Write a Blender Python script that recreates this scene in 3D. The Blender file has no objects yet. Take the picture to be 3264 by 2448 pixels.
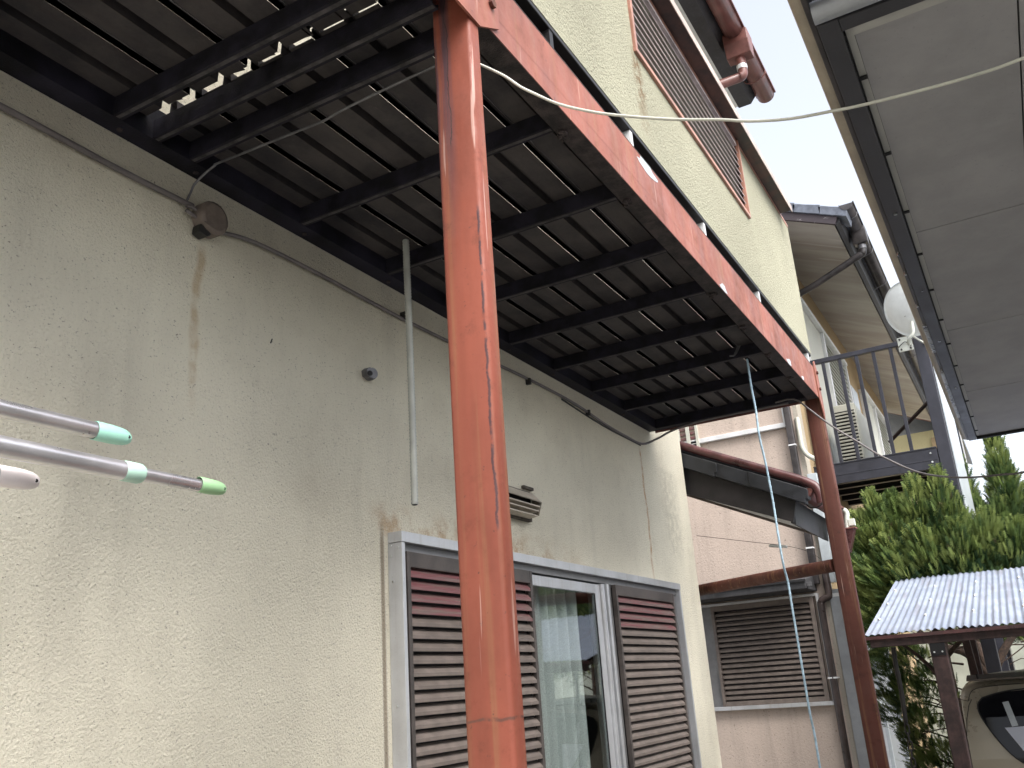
import bpy, bmesh, math, random
from mathutils import Vector, Matrix
random.seed(7)
sc = bpy.context.scene
col = sc.collection
R = math.radians
G = -1.65                                   # ground height; the camera stands at the origin

# ------------------------------------------------------------------ camera
cam = bpy.data.cameras.new('camera'); co = bpy.data.objects.new('camera', cam); col.objects.link(co)
yaw, pitch, roll = R(28.298), R(18.704), R(-4.029)
f = Vector((math.cos(pitch)*math.cos(yaw), math.cos(pitch)*math.sin(yaw), math.sin(pitch)))
r0 = f.cross(Vector((0, 0, 1))).normalized(); u0 = r0.cross(f)
rr = r0*math.cos(roll) + u0*math.sin(roll); uu = rr.cross(f)
m = Matrix.Identity(4)
for i in range(3):
    m[i][0], m[i][1], m[i][2] = rr[i], uu[i], -f[i]
co.matrix_world = m
cam.sensor_fit = 'HORIZONTAL'; cam.sensor_width = 36; cam.lens = 36*2891/3264
cam.clip_start = 0.05; cam.clip_end = 500
sc.camera = co

# ------------------------------------------------------------------ overcast daylight
SUN_E, SUN_A = R(52), R(-118)               # elevation, azimuth of the sun (from +X towards +Y)
w = bpy.data.worlds.new('World'); sc.world = w; w.use_nodes = True
nt = w.node_tree; nt.nodes.clear()
sky = nt.nodes.new('ShaderNodeTexSky'); sky.sky_type = 'NISHITA'; sky.sun_disc = False
sky.sun_elevation = SUN_E; sky.sun_rotation = R(90) - SUN_A
sky.air_density = 1.0; sky.dust_density = 4.0; sky.ozone_density = 1.0
hs = nt.nodes.new('ShaderNodeHueSaturation'); hs.inputs['Saturation'].default_value = 0.36; hs.inputs['Value'].default_value = 1.0
bg = nt.nodes.new('ShaderNodeBackground'); bg.inputs['Strength'].default_value = 0.15
wo = nt.nodes.new('ShaderNodeOutputWorld')
nt.links.new(sky.outputs[0], hs.inputs['Color']); nt.links.new(hs.outputs[0], bg.inputs[0]); nt.links.new(bg.outputs[0], wo.inputs[0])
sun = bpy.data.lights.new('sun', 'SUN'); sun.energy = 1.2; sun.angle = R(40); sun.color = (1, .96, .9)
so = bpy.data.objects.new('sun', sun); col.objects.link(so)
sd = Vector((math.cos(SUN_E)*math.cos(SUN_A), math.cos(SUN_E)*math.sin(SUN_A), math.sin(SUN_E)))
so.rotation_euler = (-sd).to_track_quat('-Z', 'Y').to_euler(); so.location = (0, 0, 20)
sc.view_settings.view_transform = 'Standard'; sc.view_settings.look = 'None'
sc.view_settings.gamma = 1.0; sc.view_settings.use_curve_mapping = False
sc.view_settings.exposure = 1.5
sc.cycles.max_bounces = 10; sc.cycles.diffuse_bounces = 6; sc.cycles.transparent_max_bounces = 16

# ------------------------------------------------------------------ node helpers
class NT:
    def __init__(s, name):
        s.m = bpy.data.materials.new(name); s.m.use_nodes = True; s.t = s.m.node_tree; s.t.nodes.clear()
        s.out = s.n('ShaderNodeOutputMaterial'); s.b = s.n('ShaderNodeBsdfPrincipled')
        s.l(s.b.outputs[0], s.out.inputs[0])
        s.pos = s.n('ShaderNodeNewGeometry').outputs['Position']
    def n(s, t): return s.t.nodes.new(t)
    def l(s, a, b): s.t.links.new(a, b)
    def put(s, v, sock):
        if isinstance(v, bpy.types.NodeSocket): s.l(v, sock)
        elif isinstance(v, (tuple, list)) and len(v) == 3 and sock.type == 'RGBA': sock.default_value = (*v, 1)
        else: sock.default_value = v
    def math(s, op, a, b=0.0, c=0.0, clamp=False):
        n = s.n('ShaderNodeMath'); n.operation = op; n.use_clamp = clamp
        s.put(a, n.inputs[0]); s.put(b, n.inputs[1]); s.put(c, n.inputs[2]); return n.outputs[0]
    def scale(s, sc_, off=(0, 0, 0)):
        n = s.n('ShaderNodeMapping'); s.l(s.pos, n.inputs[0]); n.inputs['Scale'].default_value = sc_; n.inputs['Location'].default_value = off
        return n.outputs[0]
    def noise(s, k, v=None, detail=3.0, rough=.5):
        n = s.n('ShaderNodeTexNoise'); s.l(v if v is not None else s.pos, n.inputs['Vector']); n.inputs['Scale'].default_value = k
        n.inputs['Detail'].default_value = detail; n.inputs['Roughness'].default_value = rough; return n.outputs['Fac']
    def voro(s, k, v=None, feat='F1'):
        n = s.n('ShaderNodeTexVoronoi'); n.feature = feat; s.l(v if v is not None else s.pos, n.inputs['Vector']); n.inputs['Scale'].default_value = k
        return n.outputs['Distance']
    def ramp(s, v, a, b, lo=0.0, hi=1.0):
        n = s.n('ShaderNodeMapRange'); n.interpolation_type = 'SMOOTHSTEP'; s.put(v, n.inputs[0])
        for i, x in zip((1, 2, 3, 4), (a, b, lo, hi)): n.inputs[i].default_value = x
        return n.outputs[0]
    def mix(s, f_, a, b, mode='MIX'):
        n = s.n('ShaderNodeMix'); n.data_type = 'RGBA'; n.blend_type = mode
        s.put(f_, n.inputs[0]); s.put(a, n.inputs[6]); s.put(b, n.inputs[7]); return n.outputs[2]
    def xyz(s):
        n = s.n('ShaderNodeSeparateXYZ'); s.l(s.pos, n.inputs[0]); return n.outputs
    def bump(s, h, dist, strength=1.0):
        n = s.n('ShaderNodeBump'); n.inputs['Strength'].default_value = strength; n.inputs['Distance'].default_value = dist
        s.put(h, n.inputs['Height']); s.l(n.outputs[0], s.b.inputs['Normal'])
    def fin(s, color, rough=.6, metal=0.0, spec=.5):
        s.put(color, s.b.inputs['Base Color']); s.put(rough, s.b.inputs['Roughness']); s.put(metal, s.b.inputs['Metallic'])
        s.b.inputs['Specular IOR Level'].default_value = spec; return s.m

M = {}
def plain(name, c, rough=.55, metal=0.0, var=.18, k=9.0, streak=False, bump=0.0004, spec=.5, dirt=None):
    """painted or bare surface with mottling, grime streaks and a faint relief"""
    t = NT(name)
    n1 = t.noise(k, detail=5, rough=.65)
    c2 = tuple(x*(1-var*1.6) for x in c); c3 = tuple(min(1, x*(1+var)) for x in c)
    colr = t.mix(t.ramp(n1, .3, .72), c2, c3)
    if streak:
        ns = t.noise(1, t.scale((38, 38, 1.6)), 4, .6)
        colr = t.mix(t.math('MULTIPLY', t.ramp(ns, .5, .75), .55), colr, dirt or tuple(x*.35 for x in c))
    n2 = t.noise(160, detail=2)
    colr = t.mix(t.ramp(n2, .62, .8, 0, .35), colr, tuple(x*.6 for x in c))
    if bump: t.bump(t.noise(240, detail=3), bump)
    M[name] = t.fin(colr, t.ramp(n1, .2, .8, rough-.1, min(1, rough+.12)), metal, spec)
    return M[name]

def stucco(name, c, dist=.0035, grain=95., stains=False, under=None, runs=0.0):
    t = NT(name)
    x, y, z = t.xyz()
    g1 = t.voro(grain, t.scale((1, 1, 1)), 'SMOOTH_F1'); g2 = t.noise(grain*1.25, detail=6, rough=.72)
    h = t.math('ADD', t.math('MULTIPLY', t.math('SUBTRACT', 1.0, g1), .30), g2)
    colr = t.mix(t.ramp(t.noise(1.3, detail=4), .3, .7), tuple(v*.9 for v in c), tuple(v*1.06 for v in c))
    pits = t.ramp(t.noise(grain*.9, t.scale((1, 1, 1.5), (1, 1, 1)), 3, .6), .37, .27)
    colr = t.mix(t.math('MULTIPLY', pits, .8), colr, (.12, .10, .08))
    colr = t.mix(t.ramp(t.noise(grain*1.2, detail=2), .60, .72, 0, .5), colr, tuple(v*.62 for v in c))
    if stains:
        # soot-grey weathering in vertical runs, rust runs below fittings
        run = t.noise(1, t.scale((5, 5, .7)), 6, .65)
        colr = t.mix(t.math('MULTIPLY', t.ramp(run, .45, .80), .22), colr, (.26, .24, .21))
        blot = t.noise(2.6, t.scale((1, 1, 1), (3, 1, 2)), 5, .65)
        colr = t.mix(t.math('MULTIPLY', t.ramp(blot, .5, .78), .18), colr, (.30, .24, .17))
        wob = t.math('MULTIPLY', t.math('SUBTRACT', t.noise(5, detail=2), .5), .07)
        def streak(x0, z0, z1, wd, colr, amt, cc=(.42, .22, .07)):
            d = t.math('ABSOLUTE', t.math('SUBTRACT', t.math('ADD', x, wob), x0))
            mk = t.math('MULTIPLY', t.ramp(d, wd, wd*.25), t.math('MULTIPLY', t.ramp(z, z0, z0-.05), t.ramp(z, z1, z1+.25)))
            mk = t.math('MULTIPLY', mk, t.ramp(t.noise(24, detail=4), .25, .65))
            return t.mix(t.math('MULTIPLY', mk, amt), colr, cc)
        colr = streak(1.642, 1.30, .72, .022, colr, .55, (.45, .30, .13))
        colr = streak(5.05, 1.36, .45, .020, colr, .75)
        colr = streak(5.5, 1.30, .6, .22, colr, .28, (.16, .14, .11))
        colr = streak(2.95, .62, .30, .03, colr, .4)
        # rust and soot above the window head
        zz = t.math('MULTIPLY', t.ramp(z, .68, .57), t.ramp(z, .52, .55))
        xx = t.math('MULTIPLY', t.ramp(x, 2.38, 2.5), t.ramp(x, 4.3, 3.4))
        mk = t.math('MULTIPLY', t.math('MULTIPLY', zz, xx), t.ramp(t.noise(9, detail=6, rough=.75), .42, .62))
        colr = t.mix(t.math('MULTIPLY', mk, .6), colr, (.38, .22, .09))
        # dark line of grime beside the window jamb
        mk = t.math('MULTIPLY', t.ramp(t.math('ABSOLUTE', t.math('SUBTRACT', x, 2.478)), .016, .004), t.ramp(z, .60, .50))
        colr = t.mix(t.math('MULTIPLY', mk, .7), colr, (.16, .11, .07))
    if runs:
        rn = t.noise(1, t.scale((9, 9, .6), (5, 2, 0)), 6, .65)
        colr = t.mix(t.math('MULTIPLY', t.ramp(rn, .46, .76), runs), colr, tuple(v*.45 for v in c))
    if under:
        x0, z0 = under
        d = t.math('ABSOLUTE', t.math('SUBTRACT', t.math('ADD', x, t.math('MULTIPLY', t.noise(6), .12)), x0+.06))
        mk = t.math('MULTIPLY', t.ramp(d, .07, .0), t.math('MULTIPLY', t.ramp(z, z0+.02, z0-.03), t.ramp(z, z0-.45, z0-.1)))
        mk = t.math('MULTIPLY', mk, t.ramp(t.noise(30, detail=5), .35, .6))
        colr = t.mix(t.math('MULTIPLY', mk, .8), colr, (.16, .08, .03))
    h = t.math('MULTIPLY', h, t.ramp(t.noise(1.7, detail=3), .3, .7, .8, 1.15))
    t.bump(h, dist)
    M[name] = t.fin(colr, .93, 0, .2); return M[name]

def rustpaint(name, c, rust=(.07, .03, .022), amount=.5, sooty=True, edge=None, rough=.56):
    t = NT(name)
    x, y, z = t.xyz()
    n1 = t.noise(1, t.scale((9, 9, 1.1)), 4, .55); n2 = t.noise(11, detail=6, rough=.7)
    colr = t.mix(t.ramp(n1, .32, .70), tuple(v*.78 for v in c), tuple(min(1, v*1.14) for v in c))
    n3 = t.noise(1, t.scale((42, 42, .8), (4, 2, 0)), 4, .6)
    colr = t.mix(t.ramp(n3, .50, .74, 0, .5), colr, (.27, .15, .075))
    colr = t.mix(t.ramp(n2, .54, .74, 0, amount), colr, rust)
    colr = t.mix(t.ramp(t.noise(55, detail=5, rough=.7), .64, .71, 0, .7), colr, (.05, .03, .03))
    colr = t.mix(t.ramp(t.noise(3.1, t.scale((1, 1, .6), (7, 3, 1)), 5, .6), .48, .72, 0, .45), colr, tuple(v*.42 for v in c))
    colr = t.mix(t.ramp(t.noise(1, t.scale((70, 70, 3), (2, 5, 4)), 2), .68, .74, 0, .5), colr, (.55, .38, .33))
    if sooty:
        n4 = t.noise(1, t.scale((45, 45, 2.2), (1, 9, 3)), 4, .6)
        mk = t.math('MULTIPLY', t.ramp(z, .75, 1.45), t.ramp(n4, .40, .62))
        mk = t.math('MULTIPLY', mk, t.ramp(y, .872, .90))
        colr = t.mix(t.math('MULTIPLY', mk, .85), colr, (.055, .045, .06))
    if edge:
        # torn paint along the corner of the post
        ex, z0, z1 = edge
        wob = t.math('MULTIPLY', t.math('SUBTRACT', t.noise(16, detail=5, rough=.7), .5), .016)
        d = t.math('ABSOLUTE', t.math('ADD', t.math('SUBTRACT', y, ex), wob))
        mk = t.math('MULTIPLY', t.math('MULTIPLY', t.ramp(d, .0036, .0012), t.ramp(t.noise(1, t.scale((20, 20, 26)), 4), .36, .50)), t.math('MULTIPLY', t.ramp(z, z1, z1-.03), t.ramp(z, z0, z0+.02)))
        mk = t.math('MULTIPLY', mk, t.ramp(x, 1.475, 1.468))
        colr = t.mix(t.math('MULTIPLY', mk, .92), colr, (.055, .03, .035))
        # a wandering crack below the head
        c1 = t.math('ABSOLUTE', t.math('ADD', t.math('SUBTRACT', y, .893), t.math('MULTIPLY', t.math('SUBTRACT', t.noise(9, detail=5, rough=.6), .5), .035)))
        mk = t.math('MULTIPLY', t.ramp(c1, .0016, .0005), t.ramp(z, 1.12, 1.16))
        colr = t.mix(mk, colr, (.04, .03, .03))
        # weld line round the post
        c2 = t.math('ABSOLUTE', t.math('ADD', t.math('SUBTRACT', z, -.045), t.math('MULTIPLY', t.math('SUBTRACT', t.noise(22, detail=4), .5), .02)))
        mk = t.math('MULTIPLY', t.ramp(c2, .004, .001), t.ramp(t.noise(40), .4, .55))
        colr = t.mix(t.math('MULTIPLY', mk, .8), colr, (.10, .05, .04))
    t.bump(t.math('ADD', t.noise(34, detail=5), t.math('MULTIPLY', n1, .6)), .0011, .6)
    M[name] = t.fin(colr, t.ramp(n2, .3, .7, rough-.10, rough+.25), 0, .35); return M[name]

stucco('cream_stucco', (.735, .695, .57), .0100, 135, stains=True)
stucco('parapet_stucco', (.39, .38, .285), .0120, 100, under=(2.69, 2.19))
stucco('pink_stucco', (.52, .43, .37), .0040, 55, runs=.3)
stucco('ochre_stucco', (.36, .27, .16), .004, 60)
stucco('yellow_stucco', (.52, .46, .26), .004, 60)
rustpaint('red_paint_post', (.245, .068, .043), edge=(.8385, .28, .98))
rustpaint('red_paint', (.275, .100, .072), sooty=False, amount=.42, rough=.52)
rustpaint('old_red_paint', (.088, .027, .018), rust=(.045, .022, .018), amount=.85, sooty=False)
plain('dark_steel', (.012, .011, .018), .75, var=.5, k=14, dirt=(.03, .02, .015), bump=.0012, spec=.25)
plain('ledger_steel', (.014, .013, .022), .7, var=.5, k=7, bump=.0012, spec=.25)
plain('beam_flange', (.040, .030, .030), .8, var=.6, k=22, bump=.002)
plain('flange_dust_highlight', (.050, .045, .048), .85, var=.5, k=20, bump=.001)
plain('band_black', (.010, .009, .010), .5, var=.4, k=12)
plain('galvanised_dull', (.16, .16, .17), .45, .6, var=.3)
plain('zinc_edge', (.55, .55, .6), .28, 1.0, var=.1)
t = NT('deck_underside')
n1 = t.noise(3.2, detail=6, rough=.7); n2 = t.noise(1, t.scale((2, 26, 26)), 4)
c_ = t.mix(t.ramp(n1, .3, .66), (.020, .019, .023), (.064, .056, .055)); c_ = t.mix(t.ramp(n2, .5, .75, 0, .6), c_, (.035, .028, .03))
t.bump(t.noise(90, detail=3), .001); M['deck_underside'] = t.fin(c_, .7, 0, .3)
plain('aluminium', (.56, .57, .59), .38, .55, var=.06, k=6, streak=True, dirt=(.42, .40, .38))
plain('aluminium_grey', (.20, .20, .205), .45, .4, var=.12)
plain('bronze_frame', (.085, .072, .066), .5, .2, var=.25)
plain('slat_taupe', (.165, .135, .118), .55, 0, var=.14, k=16, streak=False)
t = NT('slat_red')
c_ = t.mix(t.ramp(t.noise(1, t.scale((4, 30, 70)), 4, .6), .36, .66), (.185, .070, .075), (.170, .120, .108)); M['slat_red'] = t.fin(c_, .5)
plain('shutter_back', (.020, .016, .020), .8)
plain('brown_paint', (.115, .048, .034), .42, var=.35, k=16, dirt=(.03, .02, .02), streak=True)
plain('lattice_brown', (.034, .013, .014), .5, var=.3)
plain('lattice_white', (.70, .62, .62), .35, .3, var=.15)
plain('salmon_trim', (.40, .20, .145), .4, var=.2)
plain('coping_brown', (.070, .030, .020), .45, var=.55, k=7)
plain('trim_white', (.72, .73, .74), .4, .2, var=.06)
plain('gutter_red', (.17, .068, .058), .38, var=.25, k=8)
plain('gutter_dark', (.052, .046, .048), .4, var=.35, k=8)
plain('pipe_brown', (.080, .028, .028), .32, var=.3)
plain('pipe_darkbrown', (.045, .032, .030), .35, var=.3)
plain('soffit_white', (.66, .68, .66), .7, var=.06)
t = NT('stained_soffit')
n1 = t.noise(1, t.scale((4.5, .9, .9)), 5, .6); n2 = t.noise(1, t.scale((9, .7, .7), (3, 2, 1)), 3, .5)
c_ = t.mix(t.ramp(n1, .36, .66), (.32, .29, .265), (.40, .38, .35)); c_ = t.mix(t.ramp(n2, .6, .7, 0, .6), c_, (.50, .48, .44)); M['stained_soffit'] = t.fin(c_, .8)
plain('fascia_dark', (.034, .034, .038), .6, var=.35, k=5, streak=True, dirt=(.06, .06, .06))
t = NT('peeling_fascia')
n1 = t.noise(1, t.scale((8, 8, 70)), 5, .7)
c_ = t.mix(t.ramp(n1, .60, .66), (.040, .030, .036), (.30, .28, .28)); M['peeling_fascia'] = t.fin(c_, .7)
plain('roof_tile_dark', (.015, .017, .022), .5, var=.3, k=10, bump=.001)
plain('roof_tile_blue', (.115, .13, .165), .42, var=.25, k=10, bump=.001)
plain('board_black', (.014, .011, .012), .65, var=.5, k=12, bump=.001)
plain('soffit_board', (.325, .325, .335), .75, var=.09, k=3.5, bump=.0003, spec=.2)
plain('soffit_lip', (.40, .40, .38), .6, var=.06)
plain('frame_black', (.052, .052, .060), .45, .2, var=.15, k=8)
plain('gutter_tan', (.34, .30, .24), .45, .1, var=.15, k=8)
plain('screw_steel', (.6, .62, .62), .3, .9)
plain('joint_black', (.012, .012, .014), .8)
plain('rail_navy', (.026, .027, .038), .42, .1, var=.15, bump=.0003)
plain('balcony_black', (.010, .010, .011), .75, var=.3)
plain('dish_white', (.72, .75, .74), .4, var=.05)
plain('bracket_cream', (.58, .60, .54), .45, var=.1)
plain('unit_cream', (.50, .50, .43), .45, var=.06)
plain('panel_grey', (.34, .36, .39), .45, .2, var=.08)
plain('panel_pale', (.46, .50, .53), .35, .1, var=.1, k=5)
plain('wood_brown', (.062, .036, .034), .7, var=.35, k=14, streak=True)
plain('bark', (.060, .038, .028), .9, var=.4, k=30, bump=.006)
plain('cable_white', (.55, .55, .48), .45, var=.1)
plain('cable_grey', (.145, .13, .13), .5, var=.15)
plain('cable_black', (.02, .02, .02), .5)
stucco('corner_stucco', (.44, .40, .34), .006, 60)
plain('edge_cream', (.50, .40, .34), .4, var=.2)
plain('conduit_grey', (.36, .37, .34), .45, var=.12)
plain('rope_blue', (.36, .50, .60), .7, var=.2, k=30)
plain('box_taupe', (.155, .125, .105), .55, var=.25, k=14)
plain('steel_tube', (.70, .69, .71), .30, .82, var=.12, k=5, bump=.00005)
plain('cap_mint', (.36, .68, .56), .4, var=.06, bump=0)
plain('cap_green', (.28, .48, .26), .4, var=.06, bump=0)
plain('cap_pale', (.42, .63, .53), .4, var=.06, bump=0)
plain('cap_white', (.78, .72, .73), .4, var=.04, bump=0)
plain('vent_cream', (.46, .41, .34), .5, var=.12, k=20)
plain('vent_dark', (.008, .006, .008), .8)
plain('dust_brown', (.10, .085, .07), .95, var=.3, k=40, bump=.002)
plain('concrete', (.30, .29, .27), .9, var=.15, k=3, bump=.002)
plain('wall_pale', (.50, .54, .48), .85, var=.12, k=3, bump=.002)
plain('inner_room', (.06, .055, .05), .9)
plain('paper', (.55, .58, .68), .6, var=.03)
plain('chain_dark', (.03, .028, .028), .5, .6, var=.3)
plain('car_tan', (.36, .32, .25), .30, .25, var=.02, k=2, bump=0)
plain('car_roof', (.16, .14, .125), .4, .1, var=.05, bump=0)
plain('car_black', (.012, .012, .013), .5)
plain('tail_red', (.25, .01, .01), .2)
plain('number_white', (.7, .7, .68), .5)
t = NT('corrugated_sheet')
c_ = t.mix(t.ramp(t.noise(7, detail=5), .35, .7), (.27, .31, .40), (.34, .38, .47)); c_ = t.mix(t.ramp(t.noise(1, t.scale((2, 26, 2)), 4), .50, .70, 0, .5), c_, (.20, .18, .19)); c_ = t.mix(t.ramp(t.noise(16, detail=5, rough=.7), .62, .74, 0, .55), c_, (.16, .11, .08))
M['corrugated_sheet'] = t.fin(c_, .42, .15)
t = NT('foliage')
n1 = t.noise(2.1, detail=4, rough=.6); n2 = t.noise(26, detail=2)
c_ = t.mix(t.ramp(n1, .36, .66), (.018, .044, .016), (.075, .118, .034)); c_ = t.mix(t.ramp(n2, .55, .75, 0, .5), c_, (.15, .20, .045)); c_ = t.mix(t.ramp(t.noise(9, detail=2), .66, .76, 0, .7), c_, (.10, .06, .035))
t.fin(c_, .6, 0, .3)
tr = t.n('ShaderNodeBsdfTranslucent'); t.put(c_, tr.inputs[0]); mx = t.n('ShaderNodeMixShader'); mx.inputs[0].default_value = .28
t.l(t.b.outputs[0], mx.inputs[1]); t.l(tr.outputs[0], mx.inputs[2]); t.l(mx.outputs[0], t.out.inputs[0]); M['foliage'] = t.m
t = NT('foliage_tip')
c_ = t.mix(t.ramp(t.noise(5, detail=3), .35, .65), (.11, .165, .045), (.23, .28, .085)); t.fin(c_, .55, 0, .3)
tr = t.n('ShaderNodeBsdfTranslucent'); t.put(c_, tr.inputs[0]); mx = t.n('ShaderNodeMixShader'); mx.inputs[0].default_value = .3
t.l(t.b.outputs[0], mx.inputs[1]); t.l(tr.outputs[0], mx.inputs[2]); t.l(mx.outputs[0], t.out.inputs[0]); M['foliage_tip'] = t.m
def glass(name, ior, tint=(1, 1, 1)):
    t = NT(name)
    a = t.n('ShaderNodeBsdfTransparent'); a.inputs[0].default_value = (*tint, 1); g_ = t.n('ShaderNodeBsdfGlossy'); g_.inputs['Roughness'].default_value = .01
    lw = t.n('ShaderNodeLayerWeight'); lw.inputs[0].default_value = .5; mx = t.n('ShaderNodeMixShader')
    fr = t.math('ADD', ior, t.math('MULTIPLY', 1-ior, t.math('POWER', lw.outputs['Facing'], 4.0)))
    b_ = t.n('ShaderNodeBump'); b_.inputs['Distance'].default_value = .0010; t.put(t.noise(2.2, detail=1), b_.inputs['Height']); t.l(b_.outputs[0], g_.inputs['Normal'])
    t.l(fr, mx.inputs[0]); t.l(a.outputs[0], mx.inputs[1]); t.l(g_.outputs[0], mx.inputs[2]); t.l(mx.outputs[0], t.out.inputs[0]); M[name] = t.m
glass('window_glass', .085, (.93, .96, .95)); glass('car_glass', .06, (.35, .37, .38))
t = NT('car_glass_dark'); t.fin((.006, .006, .008), .06, 0, .22); M['car_glass_dark'] = t.m
t = NT('curtain_lace'); t.fin((.78, .82, .82), .9)
tp = t.n('ShaderNodeBsdfTransparent'); mx = t.n('ShaderNodeMixShader'); t.put(t.ramp(t.noise(300, detail=1), .4, .6, .05, .28), mx.inputs[0])
tl = t.n('ShaderNodeBsdfTranslucent'); tl.inputs[0].default_value = (.8, .84, .84, 1); m2 = t.n('ShaderNodeMixShader'); m2.inputs[0].default_value = .4
t.l(t.b.outputs[0], m2.inputs[1]); t.l(tl.outputs[0], m2.inputs[2]); t.l(m2.outputs[0], mx.inputs[1]); t.l(tp.outputs[0], mx.inputs[2]); t.l(mx.outputs[0], t.out.inputs[0]); M['curtain_lace'] = t.m

# ------------------------------------------------------------------ mesh helpers (everything in world metres)
WL = {}
def link(o, parent, loc):
    loc = Vector(loc); col.objects.link(o)
    if parent is not None:
        o.parent = parent; o.location = loc - WL[parent.name]
    else: o.location = loc
    WL[o.name] = loc
    return o
def tag(o, label=None, cat=None, group=None, kind=None):
    if label: o['label'] = label
    if cat: o['category'] = cat
    if group: o['group'] = group
    if kind: o['kind'] = kind
    return o
def thing(name, loc, label, cat, group=None):
    return tag(link(bpy.data.objects.new(name, None), None, loc), label, cat, group)

class MB:
    def __init__(s): s.v = []; s.f = []; s.sm = []
    def poly(s, vs, fs, smooth=False):
        o = len(s.v); s.v += [tuple(v) for v in vs]; s.f += [tuple(i+o for i in f_) for f_ in fs]; s.sm += [smooth]*len(fs); return s
    def box(s, x, y, z):
        x0, x1 = sorted(x); y0, y1 = sorted(y); z0, z1 = sorted(z)
        vs = [(a, b, c) for a in (x0, x1) for b in (y0, y1) for c in (z0, z1)]
        return s.poly(vs, [(0, 1, 3, 2), (4, 6, 7, 5), (0, 4, 5, 1), (2, 3, 7, 6), (0, 2, 6, 4), (1, 5, 7, 3)])
    def prism(s, pts, axis, a, b):
        """closed outline extruded along an axis; pts are the other two coordinates in xyz order"""
        n = len(pts)
        def P(p, t_): return {'x': (t_, p[0], p[1]), 'y': (p[0], t_, p[1]), 'z': (p[0], p[1], t_)}[axis]
        vs = [P(p, a) for p in pts] + [P(p, b) for p in pts]
        return s.poly(vs, [tuple(range(n))[::-1], tuple(range(n, 2*n))] + [(i, (i+1) % n, n+(i+1) % n, n+i) for i in range(n)])
    def strip(s, pts, axis, a, b):
        n = len(pts)
        def P(p, t_): return {'x': (t_, p[0], p[1]), 'y': (p[0], t_, p[1]), 'z': (p[0], p[1], t_)}[axis]
        vs = [P(p, a) for p in pts] + [P(p, b) for p in pts]
        return s.poly(vs, [(i, i+1, n+i+1, n+i) for i in range(n-1)])
    def tube(s, pts, r, n=8, cap=True, ridged=None):
        pts = [Vector(p) for p in pts]; k = len(pts); vs = []; prev = None
        for i, p in enumerate(pts):
            d = ((pts[min(i+1, k-1)] - pts[max(i-1, 0)])).normalized()
            if prev is None: prev = d.orthogonal().normalized()
            a = (prev - d*prev.dot(d)).normalized(); b = d.cross(a); prev = a
            ri = r[i] if isinstance(r, (list, tuple)) else r
            for j in range(n):
                th = 2*math.pi*j/n; vs.append(p + a*math.cos(th)*ri + b*math.sin(th)*ri)
        fs = [(i*n+j, i*n+(j+1) % n, (i+1)*n+(j+1) % n, (i+1)*n+j) for i in range(k-1) for j in range(n)]
        s.poly(vs, fs, True)
        if cap: s.poly(vs[:n], [tuple(range(n))[::-1]]); s.poly(vs[-n:], [tuple(range(n))])
        return s
    def build(s, name, mat, parent=None, bevel=0.0, label=None, cat=None, group=None, kind=None, origin=None, sub=0):
        vs = [Vector(v) for v in s.v]
        lo = Vector([min(v[i] for v in vs) for i in range(3)]); hi = Vector([max(v[i] for v in vs) for i in range(3)])
        c = Vector(origin) if origin is not None else (lo+hi)/2
        me = bpy.data.meshes.new(name); me.from_pydata([v-c for v in vs], [], s.f)
        for p, q in zip(me.polygons, s.sm): p.use_smooth = q
        me.materials.append(M[mat]); me.update()
        if bevel or sub:
            bm = bmesh.new(); bm.from_mesh(me)
            if sub: bmesh.ops.subdivide_edges(bm, edges=bm.edges[:], cuts=sub, use_grid_fill=True)
            if bevel:
                bmesh.ops.remove_doubles(bm, verts=bm.verts[:], dist=1e-5)
                ed = [e for e in bm.edges if len(e.link_faces) == 2 and e.calc_face_angle(0) > .6]
                bmesh.ops.bevel(bm, geom=ed, offset=bevel, segments=3 if bevel > .006 else 2, affect='EDGES', profile=.5, clamp_overlap=True)
            bmesh.ops.recalc_face_normals(bm, faces=bm.faces[:]); bm.to_mesh(me); bm.free()
            for p in me.polygons: p.use_smooth = False
            if bevel > .006:
                for p in me.polygons: p.use_smooth = True
                try: me.set_sharp_from_angle(angle=R(32))
                except Exception: pass
        o = bpy.data.objects.new(name, me); link(o, parent, c); return tag(o, label, cat, group, kind)
def box(name, x, y, z, mat, parent=None, bevel=0.0, **k): return MB().box(x, y, z).build(name, mat, parent, bevel, **k)
def tube(name, pts, r, mat, parent=None, n=8, **k): return MB().tube(pts, r, n).build(name, mat, parent, **k)
def share(src, parent, loc, rot=None, label=None):
    o = src.copy(); link(o, parent, loc)
    if rot: o.rotation_euler = rot
    if label: o['label'] = label
    return o
def smooth_path(pts, n=6):
    """Catmull-Rom through the points"""
    P = [Vector(p) for p in pts]; out = []
    for i in range(len(P)-1):
        a, b, c, d = P[max(i-1, 0)], P[i], P[i+1], P[min(i+2, len(P)-1)]
        for j in range(n):
            t_ = j/n; out.append(.5*((2*b)+(c-a)*t_+(2*a-5*b+4*c-d)*t_*t_+(3*b-a-3*c+d)*t_**3))
    return out+[P[-1]]
def hexbolt(name, c, r, h, axis, mat, parent):
    pts = [(r*math.cos(R(60*i+15)), r*math.sin(R(60*i+15))) for i in range(6)]
    x, y, z = c
    if axis == 'y': return MB().prism([(x+a, z+b) for a, b in pts], 'y', y, y-h).build(name, mat, parent, bevel=.0012)
    return MB().prism([(x+a, y+b) for a, b in pts], 'z', z, z-h).build(name, mat, parent, bevel=.0012)
# ================================================================== the setting
MB().poly([(-60, -60, G), (120, -60, G), (120, 80, G), (-60, 80, G)], [(0, 1, 2, 3)]).build('ground', 'concrete', kind='structure')

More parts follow.
